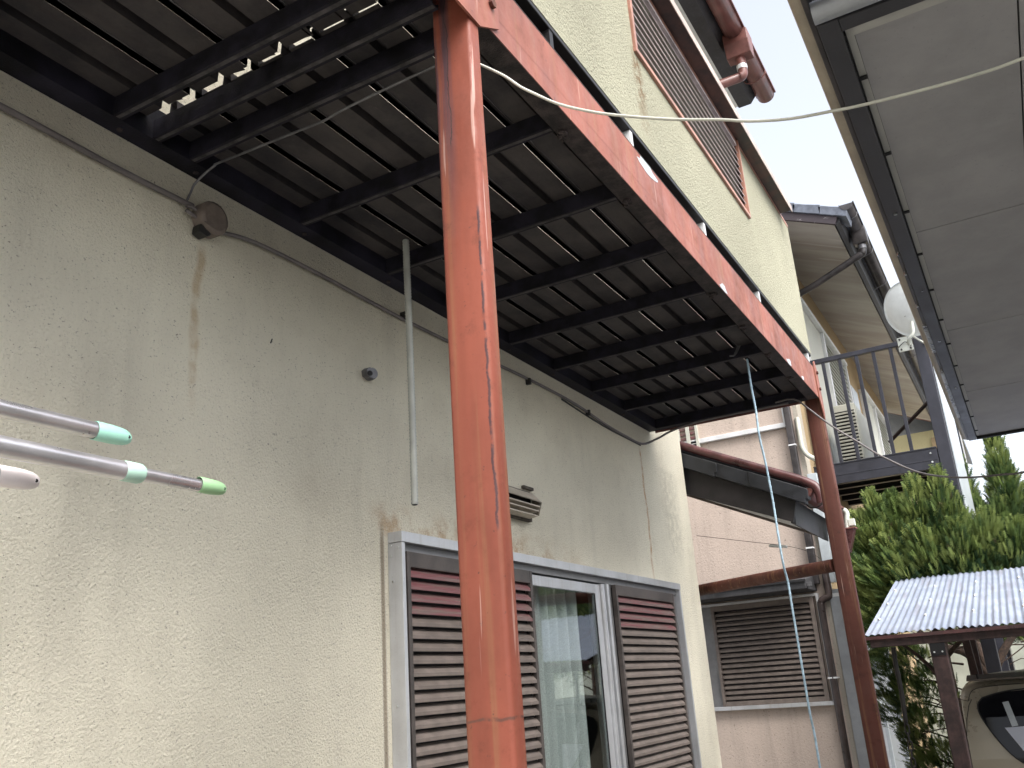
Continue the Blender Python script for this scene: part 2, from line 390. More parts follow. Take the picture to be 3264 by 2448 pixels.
# ================================================================== cream house
YW = 1.876
house = thing('cream_house', (3, YW, G), 'two-storey cream stucco house with long rough wall and louvred window under the rusty balcony', 'house', None)
WX0, WX1, WZ0, WZ1 = 2.55, 5.24, -1.15, .520
wb = MB()
wb.box((-3.2, WX0), (YW, YW+.16), (G, 4.05)); wb.box((WX1, 5.84), (YW, YW+.16), (G, 4.05))
wb.box((WX0, WX1), (YW, YW+.16), (WZ1, 4.05)); wb.box((WX0, WX1), (YW, YW+.16), (G, WZ0))
wb.box((5.70, 5.84), (YW+.16, 3.6), (G, 4.05))
wb.build('wall', 'cream_stucco', house)
box('soffit', (-3.2, 5.84), (1.11, YW), (3.93, 3.945), 'soffit_white', house)
MB().prism([(1.11, 3.93), (1.02, 3.93), (.97, 3.99), (.97, 4.07), (1.11, 4.12)], 'x', -3.2, 5.86).build('fascia', 'fascia_dark', house)
MB().prism([(.90, 4.05), (3.8, 5.45), (3.8, 5.55), (.90, 4.13)], 'x', -3.3, 5.96).build('roof', 'roof_tile_dark', house)
def half_gutter(name, y, z, r, x0, x1, mat, parent, n=10, t_=.004, lip=.012):
    """open half-round trough with thickness, rolled lips and end plates"""
    m_ = MB(); out = [(y-r*math.cos(math.pi*i/n), z-r*math.sin(math.pi*i/n)) for i in range(n+1)]
    inn = [(y-(r-t_)*math.cos(math.pi*i/n), z-(r-t_)*math.sin(math.pi*i/n)) for i in range(n+1)][::-1]
    m_.prism(out+inn, 'x', x0, x1)
    for f_ in range(len(m_.f)): m_.sm[f_] = f_ > 1
    m_.box((x0-.003, x1+.003), (y-r-lip, y-r+.002), (z-.004, z+.010)); m_.box((x0-.003, x1+.003), (y+r-.002, y+r+.004), (z-.004, z+.008))
    for xe in (x0, x1): m_.prism(out, 'x', xe-.004, xe+.004)
    return m_.build(name, mat, parent)
gt = half_gutter('gutter', .915, 3.985, .062, -3.3, 5.90, 'gutter_red', house)
for xx in (1.2, 2.6, 4.1, 5.6):
    tube('bracket', smooth_path([(xx, 1.0, 4.0), (xx, .985, 3.93), (xx, .915, 3.915), (xx, .85, 3.95), (xx, .845, 3.99)], 4), .004, 'gutter_red', gt, 5)
fx = 5.14
MB().prism([(fx-.07, 3.975), (fx+.07, 3.975), (fx+.07, 3.89), (fx+.045, 3.80), (fx-.045, 3.80), (fx-.07, 3.89)], 'y', .83, .99).build('funnel', 'gutter_red', house, bevel=.006)
dp = tube('downpipe', smooth_path([(fx, .91, 3.80), (fx, .91, 3.70), (fx-.005, .925, 3.665), (fx-.03, .98, 3.645), (4.93, 1.28, 3.52), (4.80, 1.55, 3.42), (4.74, 1.83, 3.38)], 5), .031, 'gutter_red', house, 12)
tube('collar', [(fx, .91, 3.745), (fx, .91, 3.715)], .034, 'trim_white', dp, 12)

# lower lean-to roof beyond the corner
lean = box('lean_to_roof', (5.95, 8.25), (1.16, 2.6), (1.05, 1.052), 'roof_tile_dark', house)
bpy.data.objects.remove(lean)
def slp(y): return 1.527 - (2.087-y)*.478
lean = MB().prism([(2.7, slp(2.7)), (1.16, slp(1.16)), (1.16, slp(1.16)+.05), (2.7, slp(2.7)+.05)], 'x', 5.93, 6.93).build('lean_to_roof', 'roof_tile_dark', house)
MB().prism([(2.087, 1.515), (2.074, 1.266), (1.222, .900), (1.175, 1.068)], 'x', 5.895, 5.925).build('barge_board', 'board_black', lean)
for i, (ya, yb_) in enumerate([(2.36, 1.97), (2.08, 1.655), (1.745, 1.365), (1.455, 1.10)]):
    za, zb = slp(ya)-.008+.030*0, slp(yb_)-.008
    up = .030
    # verge tile: hanging cheek, top leaf and a small step at its lower end
    t_ = MB().prism([(ya, za+.01), (ya, za-.052), (yb_+.02, zb-.050), (yb_+.018, zb-.022), (yb_, zb-.024), (yb_-.004, zb+.030), (yb_, zb+.044), (ya, za+.048)], 'x', 5.865-.006*(i % 2), 5.94)
    t_.build('tile', 'roof_tile_dark', lean, bevel=.004)
for i in range(3):
    x0 = 5.95+i*.31
    MB().prism([(2.6, slp(2.6)+.052), (1.12, slp(1.12)+.052), (1.12, slp(1.12)+.085), (2.6, slp(2.6)+.085)], 'x', x0, x0+.30).build('tile', 'roof_tile_dark', lean, bevel=.004)
MB().prism([(1.25, .935), (2.6, 1.58), (2.6, 1.59), (1.25, .945)], 'x', 5.93, 6.93).build('soffit', 'soffit_white', lean)
MB().prism([(1.25, .915), (2.6, 1.56), (2.6, 1.585), (1.25, .94)], 'x', 6.931, 6.965).build('far_barge_board', 'slat_taupe', lean)
MB().prism([(1.245, .90), (1.235, 1.06), (1.205, 1.05), (1.215, .885)], 'x', 5.93, 6.96).build('fascia', 'fascia_dark', lean)
MB().box((5.8405, 6.97), (2.6, 2.75), (G, 4.05)).build('recess_wall', 'cream_stucco', house)
g2 = half_gutter('gutter', 1.125, 1.095, .058, 5.885, 7.0, 'gutter_red', lean)
# hanger strap round the trough and tarred joint below
tube('bracket', smooth_path([(6.22, 1.195, 1.09), (6.22, 1.175, 1.035), (6.22, 1.125, 1.022), (6.22, 1.07, 1.05), (6.22, 1.055, 1.10), (6.0, 1.055, 1.106)], 5), .004, 'pipe_darkbrown', lean, 6)
MB().prism([(1.005, .94), (1.165, .94), (1.155, .90), (1.105, .78), (1.065, .78), (1.02, .90)], 'x', 6.84, 6.93).build('gutter_box', 'pipe_brown', lean, bevel=.005)
box('box_lip', (6.835, 6.935), (.995, 1.17), (.9405, .950), 'gutter_red', lean)
tube('conduit_elbow', smooth_path([(6.90, 1.06, .95), (6.90, 1.052, 1.02), (6.90, 1.045, 1.06), (6.90, 1.06, 1.085), (6.90, 1.09, 1.09)], 4), .018, 'bracket_cream', lean, 9)
box('conduit_clamp', (6.88, 6.92), (1.0, 1.045), (.965, 1.015), 'bracket_cream', lean, bevel=.004)
# brown pipe that crosses over the little roof
tube('pipe', smooth_path([(5.90, 2.04, 1.607), (5.90, 1.7, 1.432), (5.90, 1.35, 1.262), (5.90, 1.10, 1.137), (5.90, 1.04, 1.075), (5.90, 1.03, .99)], 6), .0295, 'pipe_brown', house, 14)
tube('pipe_collar', [(5.80, 2.10, 1.60), (5.90, 2.05, 1.60)], .032, 'bracket_cream', house, 10)

# ------------------------------------------------------------------ window of the cream house
win = MB()
yf = YW-.06
# outer aluminium surround, standing 60 mm proud of the stucco
win.box((2.509, 2.527), (yf, YW-.001), (WZ0, .505)); win.box((2.509, 5.309), (yf, YW-.001), (.507, .543)); win.box((5.285, 5.305), (yf+.002, YW-.001), (WZ0, .505))
win = win.build('window', 'aluminium', house, bevel=.0012)
box('head_rail', (2.529, 5.283), (1.840, 1.90), (.478, .5055), 'aluminium_grey', win)
for x_, z_ in [(2.511, 0)]: pass
for k, (yy, zz) in enumerate([(1.862, .497), (1.832, .489), (1.862, .462), (1.855, .375), (1.852, -.02), (1.852, -.45)]):
    MB().tube([(2.5092, yy, zz), (2.5062, yy, zz)], .0042, 8).build('screw', 'screw_steel', win)
def shutter(x0, x1, nred, z_top, pitch, slat_w, name='shutter'):
    fr = MB(); y0, y1 = 1.818, 1.842; s_ = .020
    fr.box((x0, x0+s_), (y0, y1), (WZ0, z_top)); fr.box((x1-s_, x1), (y0, y1), (WZ0, z_top)); fr.box((x0+s_, x1-s_), (y0+.001, y1-.001), (z_top-.052, z_top))
    fr = fr.build(name, 'bronze_frame', house, bevel=.0015)
    box('backing', (x0+s_, x1-s_), (1.8445, 1.848), (WZ0, z_top-.052), 'shutter_back', fr)
    n = int((z_top-.056-WZ0)/pitch); src = {}
    L = x1-x0-2*s_-.001
    for i in range(n):
        zc_ = z_top-.070-pitch*i; mt = 'slat_red' if i < nred else 'slat_taupe'
        if mt not in src:
            # angled blade with a turned-down front nose and bevelled ends
            pr = [(1.8435, zc_+.019), (1.8415, zc_+.019), (1.8200, zc_-.004), (1.8200, zc_-.0155), (1.8220, zc_-.0155), (1.8222, zc_-.006), (1.8435, zc_+.0165)]
            src[mt] = MB().prism(pr, 'x', x0+s_, x1-s_).build('slat', mt, fr)
        else: share(src[mt], fr, ((x0+x1)/2, WL[src[mt].name].y, zc_+.00175), (R(random.uniform(-1.2, 1.2)), 0, 0))
    return fr
shutter(2.540, 3.436, 4, .477, .0405, .0)
shutter(4.325, 5.176, 4, .477, .0405, .0)
# stile on the right of the second shutter and the grey jamb
box('jamb', (5.179, 5.283), (1.850, 1.875), (WZ0, .477), 'aluminium_grey', win)
# sliding sash and glass
sash = MB()
sash.box((3.440, 3.462), (1.846, 1.870), (WZ0, .470)); sash.box((4.134, 4.185), (1.846, 1.868), (WZ0, .470)); sash.box((3.462, 4.134), (1.8465, 1.868), (.425, .470))
sash = sash.build('sash', 'aluminium', house, bevel=.002)
box('pane', (3.462, 4.134), (1.855, 1.859), (WZ0, .425), 'window_glass', sash)
box('edge_seal', (4.128, 4.134), (1.8500, 1.8545), (WZ0, .4248), 'joint_black', sash)
MB().box((4.190, 4.222), (1.835, 1.872), (WZ0, .474)).box((4.238, 4.262), (1.828, 1.872), (WZ0, .476)).build('jamb', 'aluminium', win, bevel=.0015)
box('jamb', (4.264, 4.322), (1.845, 1.872), (WZ0, .476), 'aluminium_grey', win)
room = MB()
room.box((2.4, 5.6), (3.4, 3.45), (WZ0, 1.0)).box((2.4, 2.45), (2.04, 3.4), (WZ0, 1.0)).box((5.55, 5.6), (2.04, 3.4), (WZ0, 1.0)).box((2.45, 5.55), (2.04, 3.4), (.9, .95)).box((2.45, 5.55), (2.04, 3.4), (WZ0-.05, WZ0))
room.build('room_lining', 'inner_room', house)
def curtain(name, x0, x1, y, amp, k, label, grp=None):
    n = 90; vs = []
    for zz, sp in ((.50, 1.0), (.2, 1.05), (-.3, 1.0), (WZ0+.02, .95)):
        for i in range(n+1):
            s_ = i/n; x = x0+(x1-x0)*s_
            vs.append((x, y+amp*sp*(math.sin(s_*k*2*math.pi)+.35*math.sin(s_*k*5.3+1)+.02*math.sin(zz*9)), zz))
    fs = [(r_*(n+1)+i, r_*(n+1)+i+1, (r_+1)*(n+1)+i+1, (r_+1)*(n+1)+i) for r_ in range(3) for i in range(n)]
    o = MB().poly(vs, fs, True).build(name, 'curtain_lace', None, label=label, cat='curtain', group=grp)
curtain('curtain', 3.42, 4.13, 1.95, .022, 7.5, 'white lace curtain hanging in folds behind the left part of the window glass')
curtain('curtain', 4.36, 4.60, 1.98, .016, 3.0, 'narrow white lace curtain at the right edge behind the window glass')

# ================================================================== rusty steel balcony
bal = thing('steel_balcony', (3.4, 1.35, G), 'rusty red steel-framed balcony on square posts with stucco parapet, seen from below', 'balcony')
YB = .831; ZB = 1.486
box('post', (1.460, 1.507), (YB, YB+.100), (G, 1.60), 'red_paint_post', bal, bevel=.0095)
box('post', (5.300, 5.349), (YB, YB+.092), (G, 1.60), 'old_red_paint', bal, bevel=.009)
bm_ = MB().prism([(YB, ZB+.002), (YB, 1.674), (YB+.004, 1.674), (YB+.004, ZB+.002)], 'x', 1.52, 5.262); bm_.build('beam', 'red_paint', bal)
MB().box((1.52, 5.262), (YB+.002, YB+.062), (ZB, ZB+.004)).box((1.52, 5.262), (YB+.058, YB+.062), (ZB+.0045, ZB+.026)).build('beam_flange', 'beam_flange', bal)
MB().prism([(YB, ZB+.002), (YB, 1.674), (YB+.004, 1.674), (YB+.004, ZB+.002)], 'x', .45, 1.40).build('beam', 'red_paint', bal)
box('beam_flange', (1.52, 5.262), (YB, YB+.058), (1.6755, 1.679), 'beam_flange', bal)
gp = MB().prism([(1.30, 1.458), (1.500, 1.452), (1.593, 1.508), (1.597, 1.69), (1.30, 1.69)], 'y', YB-.007, YB-.0012).build('gusset_plate', 'red_paint', bal)
hexbolt('bolt', (1.558, YB-.0072, 1.556), .0125, .010, 'y', 'old_red_paint', gp)
hexbolt('bolt', (1.43, YB-.0072, 1.557), .0125, .010, 'y', 'old_red_paint', gp)
gp2 = MB().prism([(5.255, 1.70), (5.29, 1.72), (5.325, 1.66), (5.338, 1.50), (5.330, 1.40), (5.305, 1.36), (5.255, 1.475)], 'y', YB-.007, YB-.0012).build('gusset_plate', 'red_paint', bal)
for zz in (1.645, 1.545): hexbolt('bolt', (5.290, YB-.0072, zz), .011, .010, 'y', 'old_red_paint', gp2)
# paint patches worn to primer on the beam face
for x_, z_, a_, b_ in [(2.62, 1.655, .09, .02), (3.42, 1.50, .05, .016), (4.55, 1.502, .05, .018), (4.86, 1.50, .03, .012)]:
    pts = [(x_+a_*math.cos(th)*(1+.3*math.sin(3*th+x_)), z_+b_*math.sin(th)*(1+.35*math.cos(2*th+x_))) for th in [2*math.pi*i/11 for i in range(11)]]
    pts = [(px, min(1.6735, max(1.4885, pz))) for px, pz in pts]
    MB().prism(pts, 'y', YB-.0006, YB+.001).build('worn_patch', 'panel_pale', bal)
MB().box((.42, 5.262), (1.812, 1.816), (ZB, ZB+.100)).box((.42, 5.262), (1.8165, YW-.001), (ZB, ZB+.004)).build('ledger', 'ledger_steel', bal)
for x_ in (.6, 1.30, 1.56, 2.02, 2.48, 2.94, 3.39, 3.84, 4.29, 4.74):
    for y_ in (1.845,): hexbolt('bolt', (x_+.03, y_, ZB-.0005), .008, .007, 'z', 'beam_flange', bal)
def joist(x, side=1, ya=YB+.064, yb_=1.811):
    s_ = side
    x = x-.028
    m_ = MB().box((x, x+.003*s_), (ya, yb_), (ZB+.001, ZB+.056)).box((x+.0035*s_, x+.028*s_), (ya, yb_), (ZB+.001, ZB+.004)).box((x+.0255*s_, x+.028*s_), (ya, yb_), (ZB+.0045, ZB+.014)).box((x+.0035*s_, x+.028*s_), (ya, yb_), (ZB+.0535, ZB+.056))
    return m_.build('joist', 'dark_steel', bal)
j0 = joist(2.018)
l0_ = box('joist_highlight_strip', (2.018-.021, 2.018-.010), (YB+.066, 1.809), (ZB-.0006, ZB+.0006), 'flange_dust_highlight', bal)  # dusty strip, paler so the lip's highlight is painted into its colour
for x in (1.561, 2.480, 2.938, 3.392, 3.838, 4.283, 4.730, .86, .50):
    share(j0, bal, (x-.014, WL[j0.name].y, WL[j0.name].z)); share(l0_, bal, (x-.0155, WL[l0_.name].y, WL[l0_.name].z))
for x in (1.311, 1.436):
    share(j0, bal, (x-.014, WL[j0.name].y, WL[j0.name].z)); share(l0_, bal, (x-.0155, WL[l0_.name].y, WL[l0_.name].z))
MB().box((5.20, 5.262), (YB+.064, 1.811), (ZB-.002, ZB+.002)).box((5.258, 5.262), (YB+.064, 1.811), (ZB+.0025, ZB+.09)).box((5.20, 5.203), (YB+.064, 1.811), (ZB+.0025, ZB+.056)).build('end_beam', 'dark_steel', bal)
box('end_trim', (5.264, 5.270), (YB+.10, 1.84), (ZB-.012, ZB+.06), 'gutter_red', bal)
# spiders' webs and rust lumps at the joist ends are left as small rough blobs
for x_ in (2.04, 2.50, 3.41, 3.86, 4.31, 4.75):
    m_ = MB()
    for k in range(9):
        c = Vector((x_+random.uniform(-.02, .03), YB+.045+random.uniform(-.012, .02), ZB-.003+random.uniform(-.006, .002))); s_ = random.uniform(.003, .008)
        m_.box((c.x-s_, c.x+s_), (c.y-s_, c.y+s_*.7), (c.z-s_*.7, c.z+s_*.6))
    m_.build('rust_crust', 'beam_flange', bal, bevel=.0015)
# folded steel deck: each panel is a pan with a groove and a standing seam
def deck_panel(y0, x0, x1, jag=0.0):
    z = 1.5445; e = .2040 if y0 < 1.2 else .2047
    pr = [(0, 0), (.074, 0), (.076, .028), (.087, .030), (.100, .028), (.103, 0), (.178, 0), (.181, .024), (e, .024), (e, .0012)]
    m_ = MB(); th = .0012
    up = [(y0+a, z+b) for a, b in pr]; dn = [(a, b+th) for a, b in up][::-1]
    m_.prism(up+dn, 'x', x0, x1)
    return m_.build('deck_panel', 'deck_underside', bal)
for k, y0 in enumerate([.831, 1.036, 1.241, 1.446, 1.651]):
    y1_ = y0
    deck_panel(y1_, [1.394, 1.397, 1.401, 1.406, 1.412][k], 5.25); deck_panel(y1_, .45, [1.3925, 1.392, 1.390, 1.389, 1.385][k])
    if k < 4:
        for xa, xb in ((1.43, 5.19), (.46, 1.38)):
            MB().box((xa, xb), (y0+.1755, y0+.1775), (1.5418, 1.5440)).build('seam_glint_strip', 'galvanised_dull', bal)  # pale metal strip added to draw the thin lines of light at the seams
# torn deck ends between the two bays
for k in range(8):
    y_ = .90+k*.112+random.uniform(-.01, .01); x_ = 1.385+random.uniform(-.01, .004)
    MB().poly([(x_-.03, y_, 1.547), (x_+.006+random.uniform(0, .012), y_+.004, 1.549), (x_+.010, y_+.03+random.uniform(0, .03), 1.551), (x_-.03, y_+.04, 1.547)], [(0, 1, 2, 3)]).poly([(x_-.03, y_, 1.5485), (x_+.012, y_+.004, 1.5505), (x_+.010, y_+.03, 1.5525), (x_-.03, y_+.04, 1.5485)], [(3, 2, 1, 0)]).build('torn_flap', 'deck_underside', bal)
# parapet
par = MB(); PY0, PY1 = .838, .878; LX0, LX1, LZ0 = 2.665, 4.19, 2.168; ZC = 2.625; XE = 5.305
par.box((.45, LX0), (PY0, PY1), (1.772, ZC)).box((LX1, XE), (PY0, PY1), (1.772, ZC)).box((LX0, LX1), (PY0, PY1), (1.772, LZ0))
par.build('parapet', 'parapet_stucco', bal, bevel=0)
MB().box((.45, XE), (PY0+.001, PY1+.004), (1.756, 1.7715)).build('parapet_rail', 'band_black', bal, bevel=.003)
for x_ in (1.93, 2.52, 3.3, 4.14, 5.22):
    box('parapet_bracket', (x_, x_+.022), (.842, .872), (1.6795, 1.7555), 'trim_white' if x_ > 2 else 'band_black', bal)
cop = MB().box((.45, 5.12), (.772, .95), (ZC+.001, ZC+.006)).box((.45, 5.12), (.768, .7715), (ZC-.012, ZC+.030)).box((.45, 5.12), (.772, .95), (ZC+.026, ZC+.030)).build('coping', 'coping_brown', bal)
box('edge_strip', (.45, 5.122), (.7645, .7675), (ZC-.013, ZC+.031), 'edge_cream', cop)
box('edge_strip', (.45, XE+.002), (.8345, .8375), (ZC-.014, ZC+.0005), 'salmon_trim', cop)
lat = MB().box((LX0, LX1), (PY0-.012, PY1), (LZ0, LZ0+.020)).box((LX0, LX0+.020), (PY0-.012, PY1), (LZ0+.0205, ZC)).box((LX1-.012, LX1), (PY0-.012, PY1), (LZ0+.0205, ZC)).build('lattice', 'salmon_trim', bal, bevel=.0015)
box('jamb_lining', (LX1-.030, LX1-.0125), (PY0+.004, PY1-.004), (LZ0+.0205, ZC), 'coping_brown', lat)
s0 = None; nb = 9; pz = (ZC-.050-(LZ0+.028))/nb
for i in range(nb):
    z = LZ0+.030+pz*i
    if s0 is None:
        s0 = MB().prism([(PY0-.002, z), (PY0-.002, z+.0035), (PY0+.030, z+.040), (PY0+.032, z+.036)], 'x', LX0+.021, LX1-.0305).build('slat', 'lattice_brown', lat)
        e0 = box('slat_edge_glint', (LX0+.021, LX1-.0305), (PY0-.0050, PY0-.0023), (z+.0002, z+.0030), 'lattice_white', lat)  # white trim strip that paints the glint along each blade's edge
    else:
        share(s0, lat, WL[s0.name]+Vector((0, 0, pz*i))); share(e0, lat, WL[e0.name]+Vector((0, 0, pz*i)))
box('top_rail', (LX0+.021, LX1-.0305), (PY0-.006, PY1-.01), (ZC-.044, ZC-.028), 'lattice_white', lat)
# diagonal tie from the far post back to the little roof's corner
tube('tie_bar', [(5.335, .925, .545), (6.05, 1.96, .560)], .036, 'old_red_paint', bal, 12)
# decorative lumps: wire tensioner parts hooked to the tie
wire = tube('guy_wire', smooth_path([(6.02, 1.90, .92), (6.0, 1.55, .83), (5.98, 1.30, .765), (5.96, 1.17, .71), (5.95, 1.11, .66)], 6), .0018, 'cable_black', None, 5, label='thin black guy wire with a tensioner, running down to the red tie bar', cat='wire')
MB().prism([(1.415, .792), (1.30, .770), (1.305, .752), (1.42, .775)], 'x', 5.975, 5.987).build('tensioner', 'screw_steel', wire, bevel=.003)

# ================================================================== fittings on the wall and under the deck
jb = thing('junction_box', (1.657, YW, 1.36), 'round taupe electrical box high on the cream wall, cables running into it', 'junction box')
m_ = MB().tube([(1.657, 1.873, 1.362), (1.657, 1.838, 1.362), (1.657, 1.832, 1.362), (1.657, 1.829, 1.362)], [.052, .052, .049, .040], 20)
m_.build('cover', 'box_taupe', jb)
MB().prism([(1.612, 1.327), (1.608, 1.300), (1.634, 1.292), (1.652, 1.305), (1.650, 1.322)], 'y', 1.873, 1.840).build('back_box', 'cable_black', jb, bevel=.003)
MB().prism([(1.610, 1.330), (1.690, 1.363), (1.694, 1.354), (1.630, 1.325)], 'y', 1.8285, 1.8315).build('rib', 'box_taupe', jb, bevel=.001)
for dz in (.0, -.022): tube('lead', smooth_path([(1.610, 1.856, 1.372+dz), (1.590, 1.858, 1.376+dz), (1.574, 1.860, 1.372+dz*.6)], 4), .0055, 'cable_grey', jb, 7)
cb = [(-1.5, 1.864, 1.382), (-.5, 1.864, 1.384), (.5, 1.864, 1.381), (1.05, 1.864, 1.383), (1.35, 1.864, 1.379), (1.60, 1.864, 1.384)]
wc = thing('wall_cable', (2.5, YW, 1.38), 'dark grey cable clipped along the top of the cream wall under the balcony', 'cable')
tube('cable', smooth_path(cb, 5), .0085, 'cable_grey', wc, 8)
tube('cable', smooth_path([(1.70, 1.864, 1.345), (1.85, 1.864, 1.372), (2.15, 1.864, 1.378), (2.6, 1.866, 1.374), (3.1, 1.866, 1.384), (3.5, 1.866, 1.398), (3.9, 1.866, 1.404), (4.2, 1.866, 1.398), (4.5, 1.866, 1.375), (4.8, 1.866, 1.366), (5.08, 1.866, 1.372), (5.17, 1.80, 1.41), (5.21, 1.70, 1.455), (5.22, 1.5, 1.480), (5.225, 1.0, 1.481)], 5), .0068, 'cable_grey', wc, 8)
tube('cable', smooth_path([(4.0, 1.872, 1.392), (4.5, 1.872, 1.363), (5.06, 1.872, 1.360)], 5), .0045, 'cable_black', wc, 6)
for x_ in (2.62, 3.62, 4.29): box('clip', (x_, x_+.014), (1.852, 1.8755), (1.372, 1.402), 'cable_black', wc)
THIN = [(1.575, 1.862, 1.385), (1.580, 1.852, 1.415), (1.582, 1.838, 1.44), (1.584, 1.80, 1.462), (1.586, 1.765, 1.476), (1.588, 1.759, 1.481), (1.588, 1.642, 1.476), (1.588, 1.577, 1.474), (1.588, 1.484, 1.470), (1.588, 1.365, 1.466), (1.588, 1.306, 1.473), (1.588, 1.149, 1.479), (1.588, .95, 1.482)]
tube('slack_cable', smooth_path(THIN, 5), .0036, 'galvanised_dull', None, 7, label='thin pale cable running from the round box along the third joist', cat='cable')
# corrugated conduit hanging free from the deck
pts = []; rad = []; n_ = 170
for i in range(n_+1):
    s_ = i/n_; pts.append((2.378+.005*math.sin(s_*2.6), 1.668, 1.543-(1.543-.591)*s_)); rad.append(.0128 if i % 2 else .0108)
hc = thing('hanging_conduit', (2.38, 1.668, .6), 'pale corrugated plastic conduit hanging from the balcony deck, cut off above the window', 'conduit')
tube('conduit', pts, rad, 'conduit_grey', hc, 12)
tube('dark_bore', [(2.3805, 1.668, .5925), (2.3805, 1.668, .5895)], .0088, 'joint_black', hc, 12)
ROPE = [(4.376, 1.0, 1.51), (4.369, 1.0, 1.36), (4.386, 1.0, 1.242), (4.372, 1.0, 1.109), (4.411, 1.0, .984), (4.428, 1.0, .884), (4.440, 1.0, .764), (4.435, 1.0, .6), (4.445, 1.0, .483), (4.480, 1.0, .401), (4.482, 1.0, .287), (4.486, 1.0, .12), (4.490, 1.0, -.043), (4.495, 1.0, -.177), (4.520, 1.0, -.284), (4.520, 1.0, -.416), (4.54, 1.0, -.9), (4.55, 1.0, -1.4)]
rp = smooth_path([tuple(c*.987 for c in p) for p in ROPE], 9)
tube('rope', rp, [.0058 if i % 2 else .0049 for i in range(len(rp))], 'rope_blue', None, 7, label='pale blue rope hanging crookedly from a far joist of the red balcony', cat='rope')
hk = thing('metal_hook', (4.28, 1.0, 1.56), 'small grey wire hook and bracket fixed on the face of a far joist', 'hook')
q = Vector((4.274, 1.0, 1.565))
MB().prism([(1.017, 1.505), (1.030, 1.51), (1.000, 1.560), (.985, 1.573), (.973, 1.565), (.987, 1.55)], 'x', 4.248, 4.252).build('plate', 'galvanised_dull', hk, bevel=.001)
tube('ring', [(4.246, .985+.014*math.cos(a/12*6.283), 1.587+.014*math.sin(a/12*6.283)) for a in range(13)], .0025, 'galvanised_dull', hk, 6)
tube('ring', [(4.246, .960+.009*math.cos(a/12*6.283), 1.560+.009*math.sin(a/12*6.283)) for a in range(13)], .0025, 'galvanised_dull', hk, 6)
tube('hook_tip', smooth_path([(4.248, 1.020, 1.508), (4.246, 1.033, 1.498), (4.246, 1.053, 1.501)], 4), .004, 'galvanised_dull', hk, 6)
st = thing('pipe_stub', (2.40, YW, 1.085), 'short threaded metal pipe stub sticking out of the cream wall', 'pipe stub')
tube('fitting', [(2.398, 1.874, 1.092), (2.392, 1.845, 1.088)], .019, 'galvanised_dull', st, 6)
tube('thread', [(2.412, 1.874, 1.089+0), (2.410, 1.862, 1.089), (2.409, 1.860, 1.089), (2.408, 1.857, 1.089), (2.407, 1.852, 1.089), (2.406, 1.850, 1.089), (2.405, 1.846, 1.089), (2.404, 1.843, 1.089)], [.020, .022, .018, .022, .018, .022, .018, .020], 'galvanised_dull', st, 14)
tube('dark_bore', [(2.385, 1.8425, 1.083), (2.384, 1.8405, 1.083)], .010, 'joint_black', st, 10)
nail = tube('nail', [(1.935, 1.875, 1.066), (1.928, 1.862, 1.074)], .0022, 'cable_black', None, 5, label='tiny dark nail stuck in the middle of the cream wall', cat='nail')
# vent hood on the wall
vt = thing('vent_hood', (3.45, YW, .78), 'beige louvred vent hood on the cream wall above the window', 'vent')
VX0, VX1 = 3.19, 3.575
MB().poly([(VX0+.05, 1.875, .850), (VX1+.02, 1.875, .848), (VX1-.030, 1.800, .784), (VX0, 1.800, .786)], [(0, 1, 2, 3)]).poly([(VX0+.05, 1.875, .847), (VX1+.02, 1.875, .845), (VX1-.030, 1.801, .781), (VX0, 1.801, .783)], [(3, 2, 1, 0)]).build('top_sheet', 'vent_cream', vt)
MB().poly([(VX1+.02, 1.875, .848), (VX1+.015, 1.875, .735), (VX1-.055, 1.806, .722), (VX1-.030, 1.800, .784)], [(0, 1, 2, 3)]).build('side_sheet', 'vent_cream', vt)
MB().poly([(VX0+.05, 1.875, .848), (VX0+.05, 1.875, .735), (VX0-.01, 1.806, .722), (VX0, 1.800, .784)], [(3, 2, 1, 0)]).build('side_sheet', 'vent_cream', vt)
for i, (zz, yy) in enumerate([(.7655, 1.803), (.7455, 1.806), (.7235, 1.809)]):
    MB().prism([(yy, zz), (yy, zz-.0052), (yy+.045, zz-.010), (yy+.045, zz-.006)], 'x', VX0, VX1-.045-.008*i).build('louvre', 'vent_cream', vt, bevel=.0006)
box('dark_inside', (VX0+.05, VX1-.02), (1.862, 1.866), (.735, .84), 'vent_dark', vt)
box('collar', (VX0+.05, VX1-.03), (1.855, 1.8755), (.705, .722), 'dust_brown', vt)
box('mortar_lump', (3.50, VX1+.015), (1.858, 1.8755), (.851, .866), 'dust_brown', vt, bevel=.004)

# ================================================================== laundry poles reaching in from the left
def cap_mesh(x0, L, r, y, z, mat, parent):
    n = 18; prof = [(0, 1.0, 1.0), (.02, 1.06, 1.06), (.45, 1.05, 1.05), (.62, .98, 1.0), (.78, .78, .92), (.9, .52, .74), (.97, .30, .48), (1.0, .06, .12)]
    vs = []
    for t_, a, b in prof:
        for j in range(n):
            th = 2*math.pi*j/n; vs.append((x0+L*t_, y+r*1.05*a*math.cos(th), z+r*1.05*b*math.sin(th)))
    k = len(prof)
    fs = [(i*n+j, i*n+(j+1) % n, (i+1)*n+(j+1) % n, (i+1)*n+j) for i in range(k-1) for j in range(n)] + [tuple(range((k-1)*n, k*n))]
    c = MB().poly(vs, fs, True).build('end_cap', mat, parent)
    tube('eyelet', [(x0+L*.84, y-r*.72, z-.001), (x0+L*.84, y-r*.60, z-.001)], r*.20, 'joint_black', c, 12)
    tube('eyelet_rim', [(x0+L*.84+r*.25*math.cos(a/14*6.283), y-r*.66, z-.001+r*.25*math.sin(a/14*6.283)) for a in range(15)], r*.07, mat, c, 6)
